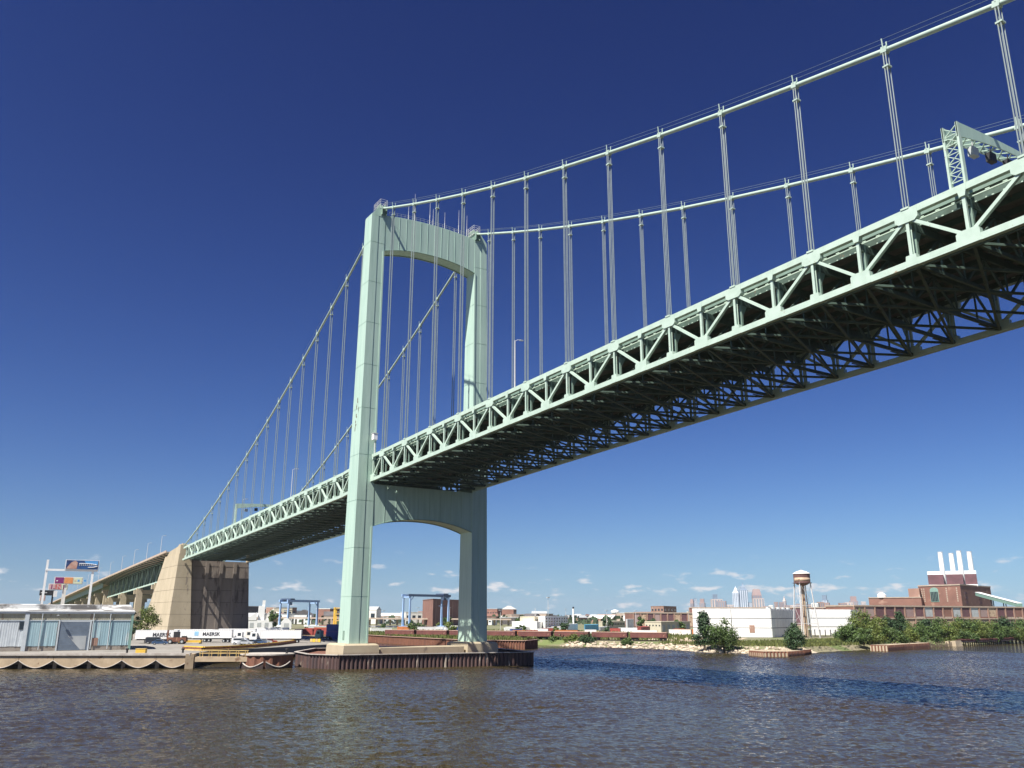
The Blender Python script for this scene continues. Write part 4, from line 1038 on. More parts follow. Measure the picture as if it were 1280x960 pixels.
for k in range(int(L/7)):
    q = Vector(p0)+d_*(k*7+3.5)+n_*2.3; hz = random.uniform(-.25,.2)
    MB().bar(q-d_*3.4+Vector((0,0,2.3+hz)),q+d_*3.4+Vector((0,0,2.3-hz*.5)),5.6,.5).build('deck_section','rail_car',op)
MB().bar(Vector(p0)+Vector((0,0,1.6)),Vector(p1)+Vector((0,0,1.6)),.3,.4).build('waler','rail_rim',op)
q = Vector(p0)-d_*2.5; MB().loft([[(q.x-2.6,q.y-2.6,-1),(q.x+2.6,q.y-2.6,-1),(q.x+2.6,q.y+2.6,-1),(q.x-2.6,q.y+2.6,-1)],[(q.x-2.2,q.y-2.2,1.9),(q.x+2.2,q.y-2.2,2.2),(q.x+2.0,q.y+2.2,2.3),(q.x-2.2,q.y+2.2,1.9)]]).build('crib','sand',op)

# ------------------------------------------------------------------ freight train
def railcar(loc, rz, label, L=15.2, load=True):
    o = empty('gondola_car', loc, rz, True); tag(o,label,'rail car','rust brown gondola cars along the shore')
    b_ = MB(); hh = 2.9
    b_.box((.3,.1,1.1),(L-.3,.2,hh)).box((.3,2.8,1.1),(L-.3,2.9,hh)).box((.3,.2,1.1),(.4,2.8,hh)).box((L-.4,.2,1.1),(L-.3,2.8,hh)).box((.3,.1,1.0),(L-.3,2.9,1.15))
    b_.build('body','rail_car',o)
    rm = MB()
    for y in (.0,2.82): rm.box((.25,y,hh-.02),(L-.25,y+.2,hh+.18))
    for x in (.25,L-.45): rm.box((x,.2,hh-.02),(x+.2,2.82,hh+.18))
    rm.build('top_rim','rail_rim',o)
    for k in range(9):
        x = .6+(L-1.2)*k/8; MB().box((x-.09,-.06,1.1),(x+.09,.1,hh-.02)).build('side_rib','rail_car',o)
    for x in (2.0,L-2.0):
        bg_ = MB().box((x-1.3,.5,.45),(x+1.3,2.5,1.0)).build('bogie','black',o)
        for dx in (-.85,.85):
            for y in (.55,2.45): MB().tube((x+dx,y-.07,.42),(x+dx,y+.07,.42),.42,n=12).build('wheel','black',bg_)
    if load: MB().box((.45,.25,hh-.5),(L-.45,2.75,hh-.1)).build('load','rail_rim',o)
ta,tb = G(836.5,801.3,GZ+.1),G(470,796.2,GZ+.1)
tv = Vector((tb[0]-ta[0],tb[1]-ta[1],0)); TL = tv.length; tv.normalize(); rzt = math.atan2(tv.y,tv.x)
ncar = int(TL/16.0)
names_ = ['first car at the end of the train above the riprap','second car from the train end above the riprap','third car from the train end','fourth car from the train end','fifth car from the train end','sixth car from the train end','seventh car from the train end','eighth car from the train end','ninth car from the train end','tenth car from the train end','eleventh car from the train end','twelfth car from the train end']
tbed = MB()
p = Vector((ta[0],ta[1],0)); side = Vector((-tv.y,tv.x,0))
for k in range(ncar):
    q = p+tv*(16.0*k)
    railcar((q.x,q.y,GZ+.28),rzt,'rust brown gondola, '+(names_[k] if k < 12 else f'car number {k+1} from the train end'))
bed = empty('railway_track',(p.x,p.y,GZ)); tag(bed,kind='structure')
MB().bar(p-tv*30+side*-1.5+Vector((0,0,GZ+.02)),p+tv*(TL+200)+side*-1.5+Vector((0,0,GZ+.02)),3.4,.3).build('ballast','rock',bed)
for dy in (.7,2.2):
    MB().bar(p-tv*30+side*-dy+Vector((0,0,GZ+.22)),p+tv*(TL+200)+side*-dy+Vector((0,0,GZ+.22)),.12,.14).build('rail','rust',bed)

# ------------------------------------------------------------------ gantry cranes and port plant
def rtg(px0, px1, pyt, pyb, d, label, dark=False):
    a,bq = P(px0,pyb,d),P(px1,pyb,d*1.03); base = Vector((a[0],a[1],GZ)); dx = Vector((bq[0]-a[0],bq[1]-a[1],0)); sp = dx.length; rz = math.atan2(dx.y,dx.x)
    h = P(px0,pyt,d)[2]-GZ
    o = empty('gantry_crane',tuple(base),rz,True); tag(o,label,'crane','blue gantry cranes in the port yard')
    for x in (0,sp):
        for y in (0,9): MB().loft([[(x-.7,y-.6,1.6),(x+.7,y-.6,1.6),(x+.7,y+.6,1.6),(x-.7,y+.6,1.6)],[(x-.55,y-.5,h-1.6),(x+.55,y-.5,h-1.6),(x+.55,y+.5,h-1.6),(x-.55,y+.5,h-1.6)]]).build('leg','crane_blue',o)
        MB().box((x-1.1,-4,.9),(x+1.1,13,2.2)).build('sill_beam','white' if not dark else 'crane_blue',o)
        MB().box((x-.5,-.5,h-2.6),(x+.5,9.5,h-1.6)).build('tie_beam','crane_blue',o)
        for y in (-3,0,9,12): MB().tube((x-.3,y,.85),(x+.3,y,.85),.85,n=14).build('wheel','black',o)
    for y in (0,9): MB().box((-1.6,y-.6,h-1.6),(sp+1.6,y+.6,h)).build('girder','crane_dark' if y == 0 and dark else 'crane_blue',o)
    tx = 3.0 if not dark else sp-3.0
    t_ = MB().box((tx-2.2,-.8,h+.0),(tx+2.2,9.8,h+.9)).build('trolley','crane_dark',o); MB().box((tx-1,1,h-4.0),(tx+1.4,3.2,h-1.8)).build('operator_cab','crane_dark',t_)
    for s_ in (0,sp):
        k = 1 if s_ == 0 else -1; MB().bar((s_,0,h-5),(s_+k*3.4,0,h-1.4),.4,.4).build('knee_brace','crane_blue',o)
    MB().tube((tx,4,h-8),(tx,4,h-1),.06,n=5).build('hoist_rope','black',o); MB().box((tx-2,1.5,h-8.4),(tx+2,6,h-7.9)).build('spreader','crane_dark',o)
rtg(359,395.5,749.5,783.5,690,'blue gantry crane between the anchorage and the near tower leg')
rtg(511.5,560,742.5,786.5,640,'blue gantry crane standing between the two tower legs',True)
# yellow straddle carrier
q = P(417,785,560); yc = empty('straddle_carrier',(q[0],q[1],GZ),-YAW,True); tag(yc,'tall yellow straddle carrier just left of the near tower leg','crane')
for x in (0,4.4):
    for y in (0,6): MB().box((x-.5,y-.45,1.0),(x+.5,y+.45,14.2)).build('leg','yellow',yc)
    MB().box((x-.6,-1.2,.7),(x+.6,7.4,1.7)).build('sill','yellow',yc); MB().box((x-.5,-.6,13.4),(x+.5,6.6,14.4)).build('top_beam','yellow',yc)
    for y in (-.6,1.4,4.6,6.6): MB().tube((x-.3,y,.75),(x+.3,y,.75),.75,n=12).build('wheel','black',yc)
for z in (6,10,13.6): MB().box((0,-.3,z),(4.4,.3,z+.7)).build('cross_beam','yellow_worn',yc)
MB().box((1,1,9.2),(3.4,3.4,11.2)).build('cab','black',yc)

def facing(px, d, off=0.0):
    """ground point at photo column px and distance d, and the rotation that turns local -y to the camera"""
    q = P(px,770,d); return (q[0],q[1],GZ), math.atan2(CAM[1]-q[1],CAM[0]-q[0])+math.pi/2+off
def zof(py, d, px=640): return P(px,py,d)[2]
# white silo plant left of the crane
loc,rz = facing(313,640); sp_ = empty('silo_plant',loc,rz,True); tag(sp_,'white bulk plant with stepped tower and sloping roofs right of the anchorage','building')
k_ = 640/F
MB().box((-6*k_,0,0),(26*k_,22,6.2)).build('wall','white',sp_)
MB().add([(-6*k_,-.2,6.2),(7*k_,-.2,11.5),(7*k_,14,11.5),(-6*k_,14,6.2),(-6*k_,-.2,6),(7*k_,-.2,6),(7*k_,14,6),(-6*k_,14,6)],[(0,1,2,3),(0,4,5,1),(1,5,6,2),(2,6,7,3)]).build('sloping_roof','white',sp_)
MB().box((8.5*k_,2,6),(15.5*k_,12,zof(757,640)-GZ-1)).build('tower','white',sp_)
MB().box((12.5*k_,2.5,6),(15.7*k_,9,zof(752,640)-GZ)).build('elevator_head','white',sp_)
MB().box((16*k_,3,6),(24*k_,12,10)).build('upper_storey','off_white',sp_)
for i in range(4): MB().box((0+i*5,-.1,1),(2.6+i*5,.05,4.4)).build('loading_door','box_grey',sp_)
loc,rz = facing(352,650); wt = empty('white_shed',loc,rz,True); tag(wt,'white arched roof shed behind the left blue crane leg','shed')
MB().plate([(x,9,z) for x,z in [(0,0)]+[(12*k_*i/8,4.5+3.2*math.sin(math.pi*i/8)) for i in range(9)]+[(12*k_,0)]],(0,1,0),18).build('shell','white',wt); MB().box((2,-.05,0),(5.5,.08,4)).build('door','box_grey',wt)

# brick cold-store block between the tower legs
def block(name, px0, pxc, px1, pyt, d, label, m_, cat='building', grp=None, depth=1.0, wins=None, base=GZ, trim=None):
    """two visible walls meeting at photo column pxc"""
    C_ = P(pxc,770,d); A_ = P(px0,770,d*(1+.06*depth)); B_ = P(px1,770,d*(1+.10*depth))
    D_ = A_+B_-C_; h = P(pxc,pyt,d)[2]
    o = empty(name,(C_[0],C_[1],base)); tag(o,label,cat,grp)
    MB().prism([tuple(A_[:2]),tuple(C_[:2]),tuple(B_[:2]),tuple(D_[:2])],base-.3,h).build('wall',m_,o)
    cen = (A_+B_)/2; ins = [tuple((p[:2]-cen[:2])*1.01+cen[:2]) for p in (A_,C_,B_,D_)]
    MB().prism(ins,h,h+.5).build('parapet',trim or m_,o)
    def grid(p,q,nx,nz,z0,z1,ww,wh,m2):
        dd = Vector((q[0]-p[0],q[1]-p[1],0)); L = dd.length; dd.normalize(); nn_ = Vector((dd.y,-dd.x,0))
        for i in range(nx):
            for j in range(nz):
                c = Vector((p[0],p[1],0))+dd*(L*(i+.5)/nx); z = z0+(z1-z0)*(j+.5)/nz; hw = L/nx*ww/2; hh = (z1-z0)/nz*wh/2
                a,b2 = c-dd*hw,c+dd*hw
                MB().plate([(a.x,a.y,z-hh),(b2.x,b2.y,z-hh),(b2.x,b2.y,z+hh),(a.x,a.y,z+hh)],nn_,.16).build('window',m2,o)
    for w_ in (wins or []): 
        side_,nx,nz,f0,f1,ww,wh,m2 = w_
        p,q = (A_,C_) if side_ == 0 else (C_,B_); grid(p,q,nx,nz,base+(h-base)*f0,base+(h-base)*f1,ww,wh,m2)
    return o,A_,C_,B_,D_,h
block('brick_cold_store',528,541,600,749,880,'tall windowless red brick block behind the right blue crane','brick','building',depth=1.2,wins=[(1,9,1,.04,.97,.12,.98,'brick_pale')])
# white port building with window rows
o,A_,C_,B_,D_,h = block('port_office',670,681.5,710,771,600,'white port building with four rows of small dark windows','cladding',depth=.8,wins=[(1,9,4,.12,.97,.42,.55,'glass')])
block('port_shed',640,671,682,778,590,'plain white stepped shed left of the windowed port building','cladding',depth=.5)
block('port_shed',632,640,672,785,575,'low white shed in front of the stepped white shed','white',depth=.5)
block('port_shed',650,668,684,771.5,615,'cream upper block behind the stepped white shed','cream',depth=.5,wins=[(1,4,1,.6,.95,.5,.5,'glass')])
block('port_shed',708,709,722,781,585,'small white shed right of the windowed port building','white',depth=.4)
block('port_shed',730,731,748,782,590,'small shed with bright blue roof beyond the rail cars','tarp_blue',depth=.6,trim='tarp_blue')
block('port_shed',748,750,762,785,560,'low grey white shed right of the blue roofed shed','box_grey',depth=.6)
block('port_shed',782,784,792,775,560,'small white cube shed beyond the rail cars','white',depth=.7)
block('port_shed',748,760,781,777.5,640,'cream low shed with long dark window band','cream',depth=.7,wins=[(1,6,1,.55,.85,.8,.6,'black')])
block('port_shed',806,826,862,778,520,'cream two storey works with blue grey doors beyond the train','cream',depth=.6,wins=[(0,5,1,.55,.85,.4,.4,'glass'),(1,6,1,.1,.8,.55,.9,'box_grey')])
block('port_shed',796,801,812,785,470,'dark red low shed near the end of the train','box_red',depth=.7)
for px,py,d,lb,t_ in ((685,747,820,'tall thin floodlight mast behind the windowed port building',1),(716.5,758.5,700,'white chimney stack with dark tip beyond the small white shed',2),(669,760,640,'thin mast on the cream roof beside the white sheds',0),(1000,733,455,'slim white pole beside the water tower',0)):
    q = P(px,py,d); o = empty('mast' if t_ != 2 else 'chimney',(q[0],q[1],GZ)); tag(o,lb,'mast' if t_ != 2 else 'chimney')
    if t_ == 2:
        MB().tube((q[0],q[1],GZ-.2),(q[0],q[1],q[2]-1.4),.85,.7,12).build('shaft','white',o); MB().tube((q[0],q[1],q[2]-1.4),(q[0],q[1],q[2]),.72,.72,12).build('tip','black',o)
    else:
        MB().tube((q[0],q[1],GZ-.2),(q[0],q[1],q[2]),.28,.14,8).build('pole','mast',o)
        if t_ == 1: MB().box((q[0]-1.2,q[1]-1.2,q[2]-.4),(q[0]+1.2,q[1]+1.2,q[2]+.5)).build('floodlight_head','box_grey',o)

# low river bridge far beyond the inlet, and water behind it
fb = empty('far_causeway',tuple(P(460,776,900))); tag(fb,'long low pale causeway far beyond the inlet under the bridge','causeway')
a_,b_ = P(300,774.5,980),P(640,775.5,900)
MB().bar((a_[0],a_[1],zof(773,940)),(b_[0],b_[1],zof(774.3,900)),10,1.4).build('deck','stone_trim',fb)
for i in range(40):
    t_ = (i+.5)/40; q = Vector(a_).lerp(Vector(b_),t_); MB().box((q.x-.8,q.y-.8,GZ-.3),(q.x+.8,q.y+.8,zof(774,930)-.6)).build('pier','concrete',fb)
MB().add([(*P(430,781,760)[:2],GZ+.03),(*P(578,782,700)[:2],GZ+.03),(*P(578,777,880)[:2],GZ+.03),(*P(430,777,880)[:2],GZ+.03)],[(0,1,2,3)]).build('basin','water'); tag(bpy.data.objects['basin'],kind='structure')

# ------------------------------------------------------------------ white warehouses and water tower
def clad(name, pa, pc, pb, top_, label, nx0, nx1, nz):
    A_,C_,B_ = [np.array([*p,0.0]) for p in (pa,pc,pb)]; D_ = A_+B_-C_
    o = empty(name,(C_[0],C_[1],GZ)); tag(o,label,'warehouse')
    cen = (A_+B_)/2; ins = [tuple((p-cen)[:2]*.992+cen[:2]) for p in (A_,C_,B_,D_)]
    MB().prism(ins,GZ-.3,top_-.2).build('core','seam',o)
    for p,q,nx in ((A_,C_,nx0),(C_,B_,nx1)):
        dd = Vector(q-p); L = dd.length; dd.normalize(); nn_ = Vector((dd.y,-dd.x,0))
        for i in range(nx):
            for j in range(nz):
                a = Vector(p)+dd*(L*i/nx+.17); b2 = Vector(p)+dd*(L*(i+1)/nx-.17); z0 = GZ+(top_-GZ)*j/nz+.16; z1 = GZ+(top_-GZ)*(j+1)/nz-.16
                MB().plate([(a.x,a.y,z0),(b2.x,b2.y,z0),(b2.x,b2.y,z1),(a.x,a.y,z1)],nn_,.24).build('wall_panel','cladding',o)
    MB().prism([tuple(p[:2]) for p in (A_,C_,B_,D_)],top_-.2,top_+.12).build('roof','white',o)
    return o,Vector(A_),Vector(C_),Vector(B_)
o,A_,C_,B_ = clad('white_warehouse',(-117,219),(-91,244),(-112,287),15.0,'long white panelled warehouse behind the ragged shore trees',2,9,3)
dd = (C_-A_).normalized(); p = A_+dd*26; MB().plate([(p.x,p.y,GZ+2.2),(p.x+dd.x*2.4,p.y+dd.y*2.4,GZ+2.2),(p.x+dd.x*2.4,p.y+dd.y*2.4,GZ+5.6),(p.x,p.y,GZ+5.6)],(dd.y,-dd.x,0),.5).build('door','brick_pale',o)
for i in range(5):
    p = C_.lerp(B_,(i+.4)/5); MB().box((p.x-3.4,p.y-.6,15.1),(p.x-2.0,p.y+.6,16.0)).build('roof_vent','box_grey',o)
clad('white_warehouse',(-118,306),(-108,327),(-122,352),15.2,'smaller white panelled warehouse to the right of the water tower',1,5,3)
q0 = P(1012,790,470); q1 = P(1064,789,480)
sd = empty('open_shelter',tuple(q0*[1,1,0]+[0,0,GZ])); tag(sd,'low open shelter with white roof before the smaller white warehouse','shelter')
MB().bar((q0[0],q0[1],GZ+3.4),(q1[0],q1[1],GZ+3.4),5,.35).build('roof','white',sd)
for i in range(9):
    q = Vector(q0).lerp(Vector(q1),i/8); MB().bar((q.x,q.y,GZ-.1),(q.x,q.y,GZ+3.3),.3,.3).build('post','black',sd)
# water tower
dW = 440; q = P(1006.3,770,dW); wx,wy = q[0],q[1]; zW = lambda py: zof(py,dW,1006)
wt = empty('water_tower',(wx,wy,GZ)); tag(wt,'rusty tan water tower on four legs behind the white warehouses','water tower')
tr_ = 9.3/F*dW
MB().lathe((wx,wy,0),[(tr_*.15,zW(732.5)),(tr_*.6,zW(731)),(tr_*.9,zW(729)),(tr_,zW(727))],24).build('tank_bowl','tank_dark',wt,smooth=True)
MB().lathe((wx,wy,0),[(tr_*1.0,zW(722)),(tr_*1.0,zW(717.5))],24).build('tank_band','tank_dark',wt,smooth=False)
MB().lathe((wx,wy,0),[(tr_*.99,zW(727)),(tr_*.99,zW(722))],24).build('tank_shell','tank_tan',wt,smooth=True)
MB().lathe((wx,wy,0),[(tr_*1.06,zW(717.4)),(tr_*1.04,zW(716.8)),(tr_*.6,zW(714.2)),(tr_*.1,zW(712.8))],24).build('tank_roof','off_white',wt)
MB().tube((wx,wy,zW(712.9)),(wx,wy,zW(711.2)),.12,n=6).build('finial','mast',wt)
MB().lathe((wx,wy,0),[(tr_*1.14,zW(729)),(tr_*1.14,zW(728.3))],24).build('balcony','tank_dark',wt)
MB().tube((wx,wy,GZ-.2),(wx,wy,zW(732)),.95,.8,12).build('riser','tank_tan',wt)
ft = []
for k in range(4):
    a = .35+k*math.pi/2; t0 = Vector((wx+math.cos(a)*tr_*.98,wy+math.sin(a)*tr_*.98,zW(728))); t1 = Vector((wx+math.cos(a)*tr_*1.62,wy+math.sin(a)*tr_*1.62,GZ-.2)); ft.append((t0,t1)); MB().bar(t0,t1,.38,.38).build('leg','mast',wt)
for u in (.42,.74):
    for k in range(4):
        a = ft[k][0].lerp(ft[k][1],u); b2 = ft[(k+1) % 4][0].lerp(ft[(k+1) % 4][1],u); MB().bar(a,b2,.2,.2).build('strut','mast',wt)
for k in range(4):
    for u0_,u1_ in ((.02,.42),(.42,.74)):
        a = ft[k][0].lerp(ft[k][1],u0_); b2 = ft[(k+1) % 4][0].lerp(ft[(k+1) % 4][1],u1_); MB().tube(a,b2,.05,n=5).build('tie_rod','mast',wt)

# ------------------------------------------------------------------ brick pier warehouses and power station
def bay_row(name, px0, d0, px1, d1, pyt, label, nb, floors=2):
    a,bq = P(px0,770,d0),P(px1,770,d1); h = P((px0+px1)/2,pyt,(d0+d1)/2)[2]
    dd = Vector((bq[0]-a[0],bq[1]-a[1],0)); L = dd.length; dd.normalize(); nn_ = Vector((dd.y,-dd.x,0)); rz = math.atan2(dd.y,dd.x)
    o = empty(name,(a[0],a[1],GZ),rz,True); tag(o,label,'warehouse','brick pier warehouses on the right')
    h -= GZ
    MB().box((0,.5,-.3),(L,26,h-.3)).build('core','brick',o)
    MB().box((-.3,-.25,h-.9),(L+.3,26.3,h)).build('cornice','stone_trim',o)
    for f in range(1,floors): MB().box((-.1,-.15,h*f/floors-.35),(L+.1,.5,h*f/floors+.35)).build('belt_course','stone_trim',o)
    for i in range(nb+1): MB().box((L*i/nb-.55,-.1,-.3),(L*i/nb+.55,.5,h-.9)).build('pier','brick_pale',o)
    rnd = random.Random(px0)
    for i in range(nb):
        for f in range(floors):
            z0 = h*f/floors+.4+.9; z1 = h*(f+1)/floors-1.1
            MB().box((L*i/nb+.55,.2,h*f/floors+.35),(L*(i+1)/nb-.55,.5,z0)).build('spandrel',rnd.choice(['brick','brick_pale','stone_trim','brick']),o)
            MB().box((L*i/nb+1.0,.3,z0),(L*(i+1)/nb-1.0,.48,z1)).build('window',rnd.choice(['brick_dark','brick_dark','box_grey','tank_tan','tower_brown','brick']),o)
    return o
bay_row('pier_warehouse',1069,620,1300,760,757.5,'long two storey brick pier warehouse in front of the power station',20)
bay_row('pier_warehouse',792,800,868,820,765.5,'low brick pier warehouse left of the long white warehouse',9,1)
block('brick_block',814,830,846,758,860,'pale brick block rising over the low pier warehouse',
 'brick_pale',depth=.5,wins=[(1,4,1,.75,.92,.5,.6,'glass'),(0,4,1,.75,.92,.5,.6,'glass')])
bay_row('pier_warehouse',862,1000,1070,1000,759,'brick warehouse row seen over the roofs of the white warehouses',16,1)
DP = 900
def bp(px, py, d=DP): return P(px,py,d)
pc = bp(1205,770); pa = bp(1152,770,DP*1.03); pb = bp(1243,770,DP*1.09)
ps = empty('power_station',(pc[0],pc[1],GZ)); tag(ps,'big brick power station with four white chimneys above the pier warehouse','power station')
pd = pa+pb-pc; zt_ = bp(1200,731.5)[2]
MB().prism([tuple(x[:2]) for x in (pa,pc,pb,pd)],GZ-.3,zt_).build('main_hall','brick',ps)
cen = (pa+pb)/2
MB().prism([tuple((x[:2]-cen[:2])*1.012+cen[:2]) for x in (pa,pc,pb,pd)],zt_,zt_+1.1).build('cornice','stone_trim',ps)
def on_face(p,q,u,z): v = p+(q-p)*u; return Vector((v[0],v[1],z))
dF = Vector(pc-pa); dF.z = 0; dF.normalize(); nF = Vector((dF.y,-dF.x,0)); LF = float(np.hypot(*(pc-pa)[:2]))
z0 = bp(1180,752)[2]; z1 = bp(1180,737)[2]; uc = .38; hw = 5.2/F*DP/LF
pts = [on_face(pa,pc,uc-hw,z0),on_face(pa,pc,uc+hw,z0)]+[on_face(pa,pc,uc+hw*math.cos(math.pi*i/8),z1+(bp(1180,733.5)[2]-z1)*math.sin(math.pi*i/8)) for i in range(9)]
wn1 = MB().plate(pts,nF,.5).build('arched_window','copper',ps)
for i in range(5):
    for j in range(1):
        u = uc-hw*.9+hw*1.8*(i+.1)/5; a = on_face(pa,pc,u,z0+.5)+nF*.3; b2 = on_face(pa,pc,u+hw*1.8*.75/5,z0+.5)+nF*.3; t_ = z1-1.5-z0-.5
        MB().plate([a,b2,b2+Vector((0,0,t_)),a+Vector((0,0,t_))],nF,.15).build('pane','glass',wn1)
for u in (.07,.12,.66,.90):
    for j in range(7):
        a = on_face(pa,pc,u,bp(1180,752-j*2.6)[2]); MB().plate([a,a+dF*1.2,a+dF*1.2+Vector((0,0,1.4)),a+Vector((0,0,1.4))],nF,.3).build('small_window','stone_trim',ps)
dE = Vector(pb-pc); dE.z = 0; dE.normalize(); nE = Vector((dE.y,-dE.x,0))
for u,w_ in ((.12,6),(.55,8)):
    for j in range(3):
        a = on_face(pc,pb,u,bp(1220,754-j*6)[2]); MB().plate([a,a+dE*w_,a+dE*w_+Vector((0,0,2)),a+Vector((0,0,2))],nE,.3).build('window_band','brick_dark',ps)
# lower turbine wing
wa,wc,wb = bp(1088,770,DP*1.0),bp(1154,770,DP*.99),bp(1160,770,DP*1.1)
MB().prism([tuple(x[:2]) for x in (wa,wc,wb,wa+wb-wc)],GZ-.3,bp(1120,747.5)[2]).build('turbine_wing','brick',ps)
MB().prism([tuple((x[:2]-((wa+wb)/2)[:2])*1.01+((wa+wb)/2)[:2]) for x in (wa,wc,wb,wa+wb-wc)],bp(1120,747.5)[2],bp(1120,746.5)[2]).build('wing_cornice','stone_trim',ps)
va_,vc_,vb_ = bp(1139,770,DP*1.02),bp(1153,770,DP*1.01),bp(1158,770,DP*1.09)
MB().prism([tuple(x[:2]) for x in (va_,vc_,vb_,va_+vb_-vc_)],GZ,bp(1146,735)[2]).build('stair_block','brick_pale',ps)
q = bp(1102,744); MB().lathe((q[0],q[1],bp(1102,747)[2]),[(4,0),(4,2.5),(2.5,4),(1,4.6)],12).build('roof_ventilator','white',ps)
for (a0,a1,y0,y1) in ((1160.5,1180,718.5,728),(1183.5,1204.5,718,729),(1207,1222,717.5,729)):
    A_,B_ = bp(a0,y1,DP*1.05),bp(a1,y1,DP*1.05); d2 = Vector(B_-A_); d2.z = 0; n2 = Vector((-d2.y,d2.x,0)).normalized()*14
    if n2.x > 0: n2 = -n2
    zz0 = zt_+.3; zz1 = bp(a0,y0,DP*1.05)[2]
    pp = [(A_[0],A_[1]),(B_[0],B_[1]),(B_[0]+n2.x,B_[1]+n2.y),(A_[0]+n2.x,A_[1]+n2.y)]
    o_ = MB().prism(pp,zt_-1,zz1).build('boiler_house','brick_dark',ps)
    cc_ = ((pp[0][0]+pp[2][0])/2,(pp[0][1]+pp[2][1])/2); MB().prism([((x-cc_[0])*1.0+cc_[0],(y-cc_[1])*1.0+cc_[1]) for x,y in pp],zz1,zz1+3.2).build('white_roof','white',o_)
    MB().prism([((x-cc_[0])*1.02+cc_[0],(y-cc_[1])*1.02+cc_[1]) for x,y in pp],zt_+.2,zt_+2.2).build('white_base','white',o_)
for px,pt in ((1177,690.5),(1190.5,692),(1200.5,689),(1213.5,690)):
    q = bp(px+1.0,714,DP*1.07); q2 = zof(pt,DP*1.07,px); MB().tube((q[0],q[1],zt_),(q[0],q[1],q2),2.45,2.15,16).build('chimney_stack','white',ps,smooth=False)
    MB().tube((q[0],q[1],q2),(q[0],q[1],q2+.5),2.35,2.35,16).build('stack_rim','mast',ps)
# coal conveyor
cvy = empty('coal_conveyor',tuple(bp(1270,770,820)*[1,1,0]+[0,0,GZ])); tag(cvy,'sloping green coal conveyor rising to the power station','conveyor')
c0,c1 = bp(1222,742.5,DP*1.0),bp(1275,756.5,840)
MB().bar(c0,c1,4,3.0).build('gallery','copper',cvy); MB().bar(Vector(c0)+Vector((0,0,1.6)),Vector(c1)+Vector((0,0,1.6)),4.4,.3).build('roof','white',cvy)
for t_ in (.35,.65,.98):
    q = Vector(c0).lerp(Vector(c1),t_)
    for dx in (-1.5,1.5): MB().bar((q.x+dx,q.y,GZ-.2),(q.x+dx*.6,q.y,q.z),.6,.6).build('trestle_leg','black',cvy)

# ------------------------------------------------------------------ city skyline
DS = 4600
def tower_b(px0, px1, pyt, label, m_, d=DS, crown=None, name='skyscraper', ribs=4, cat='skyscraper', grp='downtown skyline towers'):
    k = d/F; c = (px0+px1)/2; q = P(c,770,d); w_ = (px1-px0)*k; h = P(c,pyt,d)[2]-GZ
    o = empty(name,(q[0],q[1],GZ),math.atan2(CAM[1]-q[1],CAM[0]-q[0])+math.pi/2+random.uniform(-.3,.3),True); tag(o,label,cat,grp)
    w_ *= .86
    MB().box((-w_/2,-w_/2,-1),(w_/2,w_/2,h if not crown else h*.80)).build('shaft',m_,o)
    for i in range(ribs): x = -w_/2+w_*(i+.5)/ribs; MB().box((x-w_*.05,-w_/2-1.2,0),(x+w_*.05,-w_/2+.2,(h if not crown else h*.8)-3)).build('window_strip','tower_glass' if m_ != 'tower_glass' else 'tower_pale',o)
    if crown == 'spire':
        z = h*.80
        for s_,hh in ((.78,.06),(.5,.06),(.24,.04)): MB().loft([[(-w_/2*s_*1.2,-w_/2*s_*1.2,z),(w_/2*s_*1.2,-w_/2*s_*1.2,z),(w_/2*s_*1.2,w_/2*s_*1.2,z),(-w_/2*s_*1.2,w_/2*s_*1.2,z)],[(-w_/2*s_*.6,-w_/2*s_*.6,z+h*hh),(w_/2*s_*.6,-w_/2*s_*.6,z+h*hh),(w_/2*s_*.6,w_/2*s_*.6,z+h*hh),(-w_/2*s_*.6,w_/2*s_*.6,z+h*hh)]]).build('crown_tier',m_,o); z += h*hh
        MB().tube((0,0,z),(0,0,h*1.0),3,.5,6).build('spire',m_,o)
    elif crown == 'hip':
        a = w_/2; MB().loft([[(-a,-a,h*.8),(a,-a,h*.8),(a,a,h*.8),(-a,a,h*.8)],[(-a*.7,-a*.7,h),(a*.7,-a*.7,h),(a*.7,a*.7,h),(-a*.7,a*.7,h)]]).build('crown',m_,o)
    elif crown == 'box': MB().box((-w_*.35,-w_*.35,h*.8),(w_*.35,w_*.35,h)).build('upper_block',m_,o)
    return o
tower_b(917.5,926,732.5,'pale pointed glass skyscraper on the skyline','tower_pale',crown='spire')
tower_b(925.5,936.5,728.5,'blue glass skyscraper with tiered spire, tallest on the skyline','tower_glass',crown='spire')
tower_b(941.5,953.5,736.5,'brown skyscraper with tapering crown right of the tallest tower','tower_brown',crown='hip')
tower_b(942,956,748,'pale stone block below the brown tapering skyscraper','tower_stone',DS*.9,name='office_block',cat='office block')
tower_b(891,899.5,743,'dark glass tower behind the pale office slab','tower_glass',crown='box')
tower_b(889.5,904,749,'pale wide office slab left of the glass skyscrapers','tower_stone',DS*.9,name='office_block',cat='office block')
tower_b(897,909,751.5,'brown office block beside the pale wide slab','tower_brown',DS*.88,name='office_block',cat='office block')
tower_b(863.5,868,749,'slim brown twin tower, left one of the pair','tower_brown',crown='hip')
tower_b(868,872,748,'slim dark glass tower between the brown towers','tower_glass')
tower_b(875,882.5,748.5,'broader brown tower, right one of the pair','tower_brown',crown='box')
tower_b(936,942,753,'dark block between the blue and the brown skyscraper','tower_glass')
tower_b(1029,1036.5,744,'dark grey slab tower right of the water tower','tower_glass',crown='box')
tower_b(1063.5,1074,745.5,'dark brown apartment tower left of the power station','tower_brown',crown='box')
tower_b(1078,1084,752,'small pale tower beside the power station','tower_stone')
tower_b(909,918,756,'low cream block at the foot of the pale skyscraper','tower_stone',DS*.85,name='office_block',cat='office block')
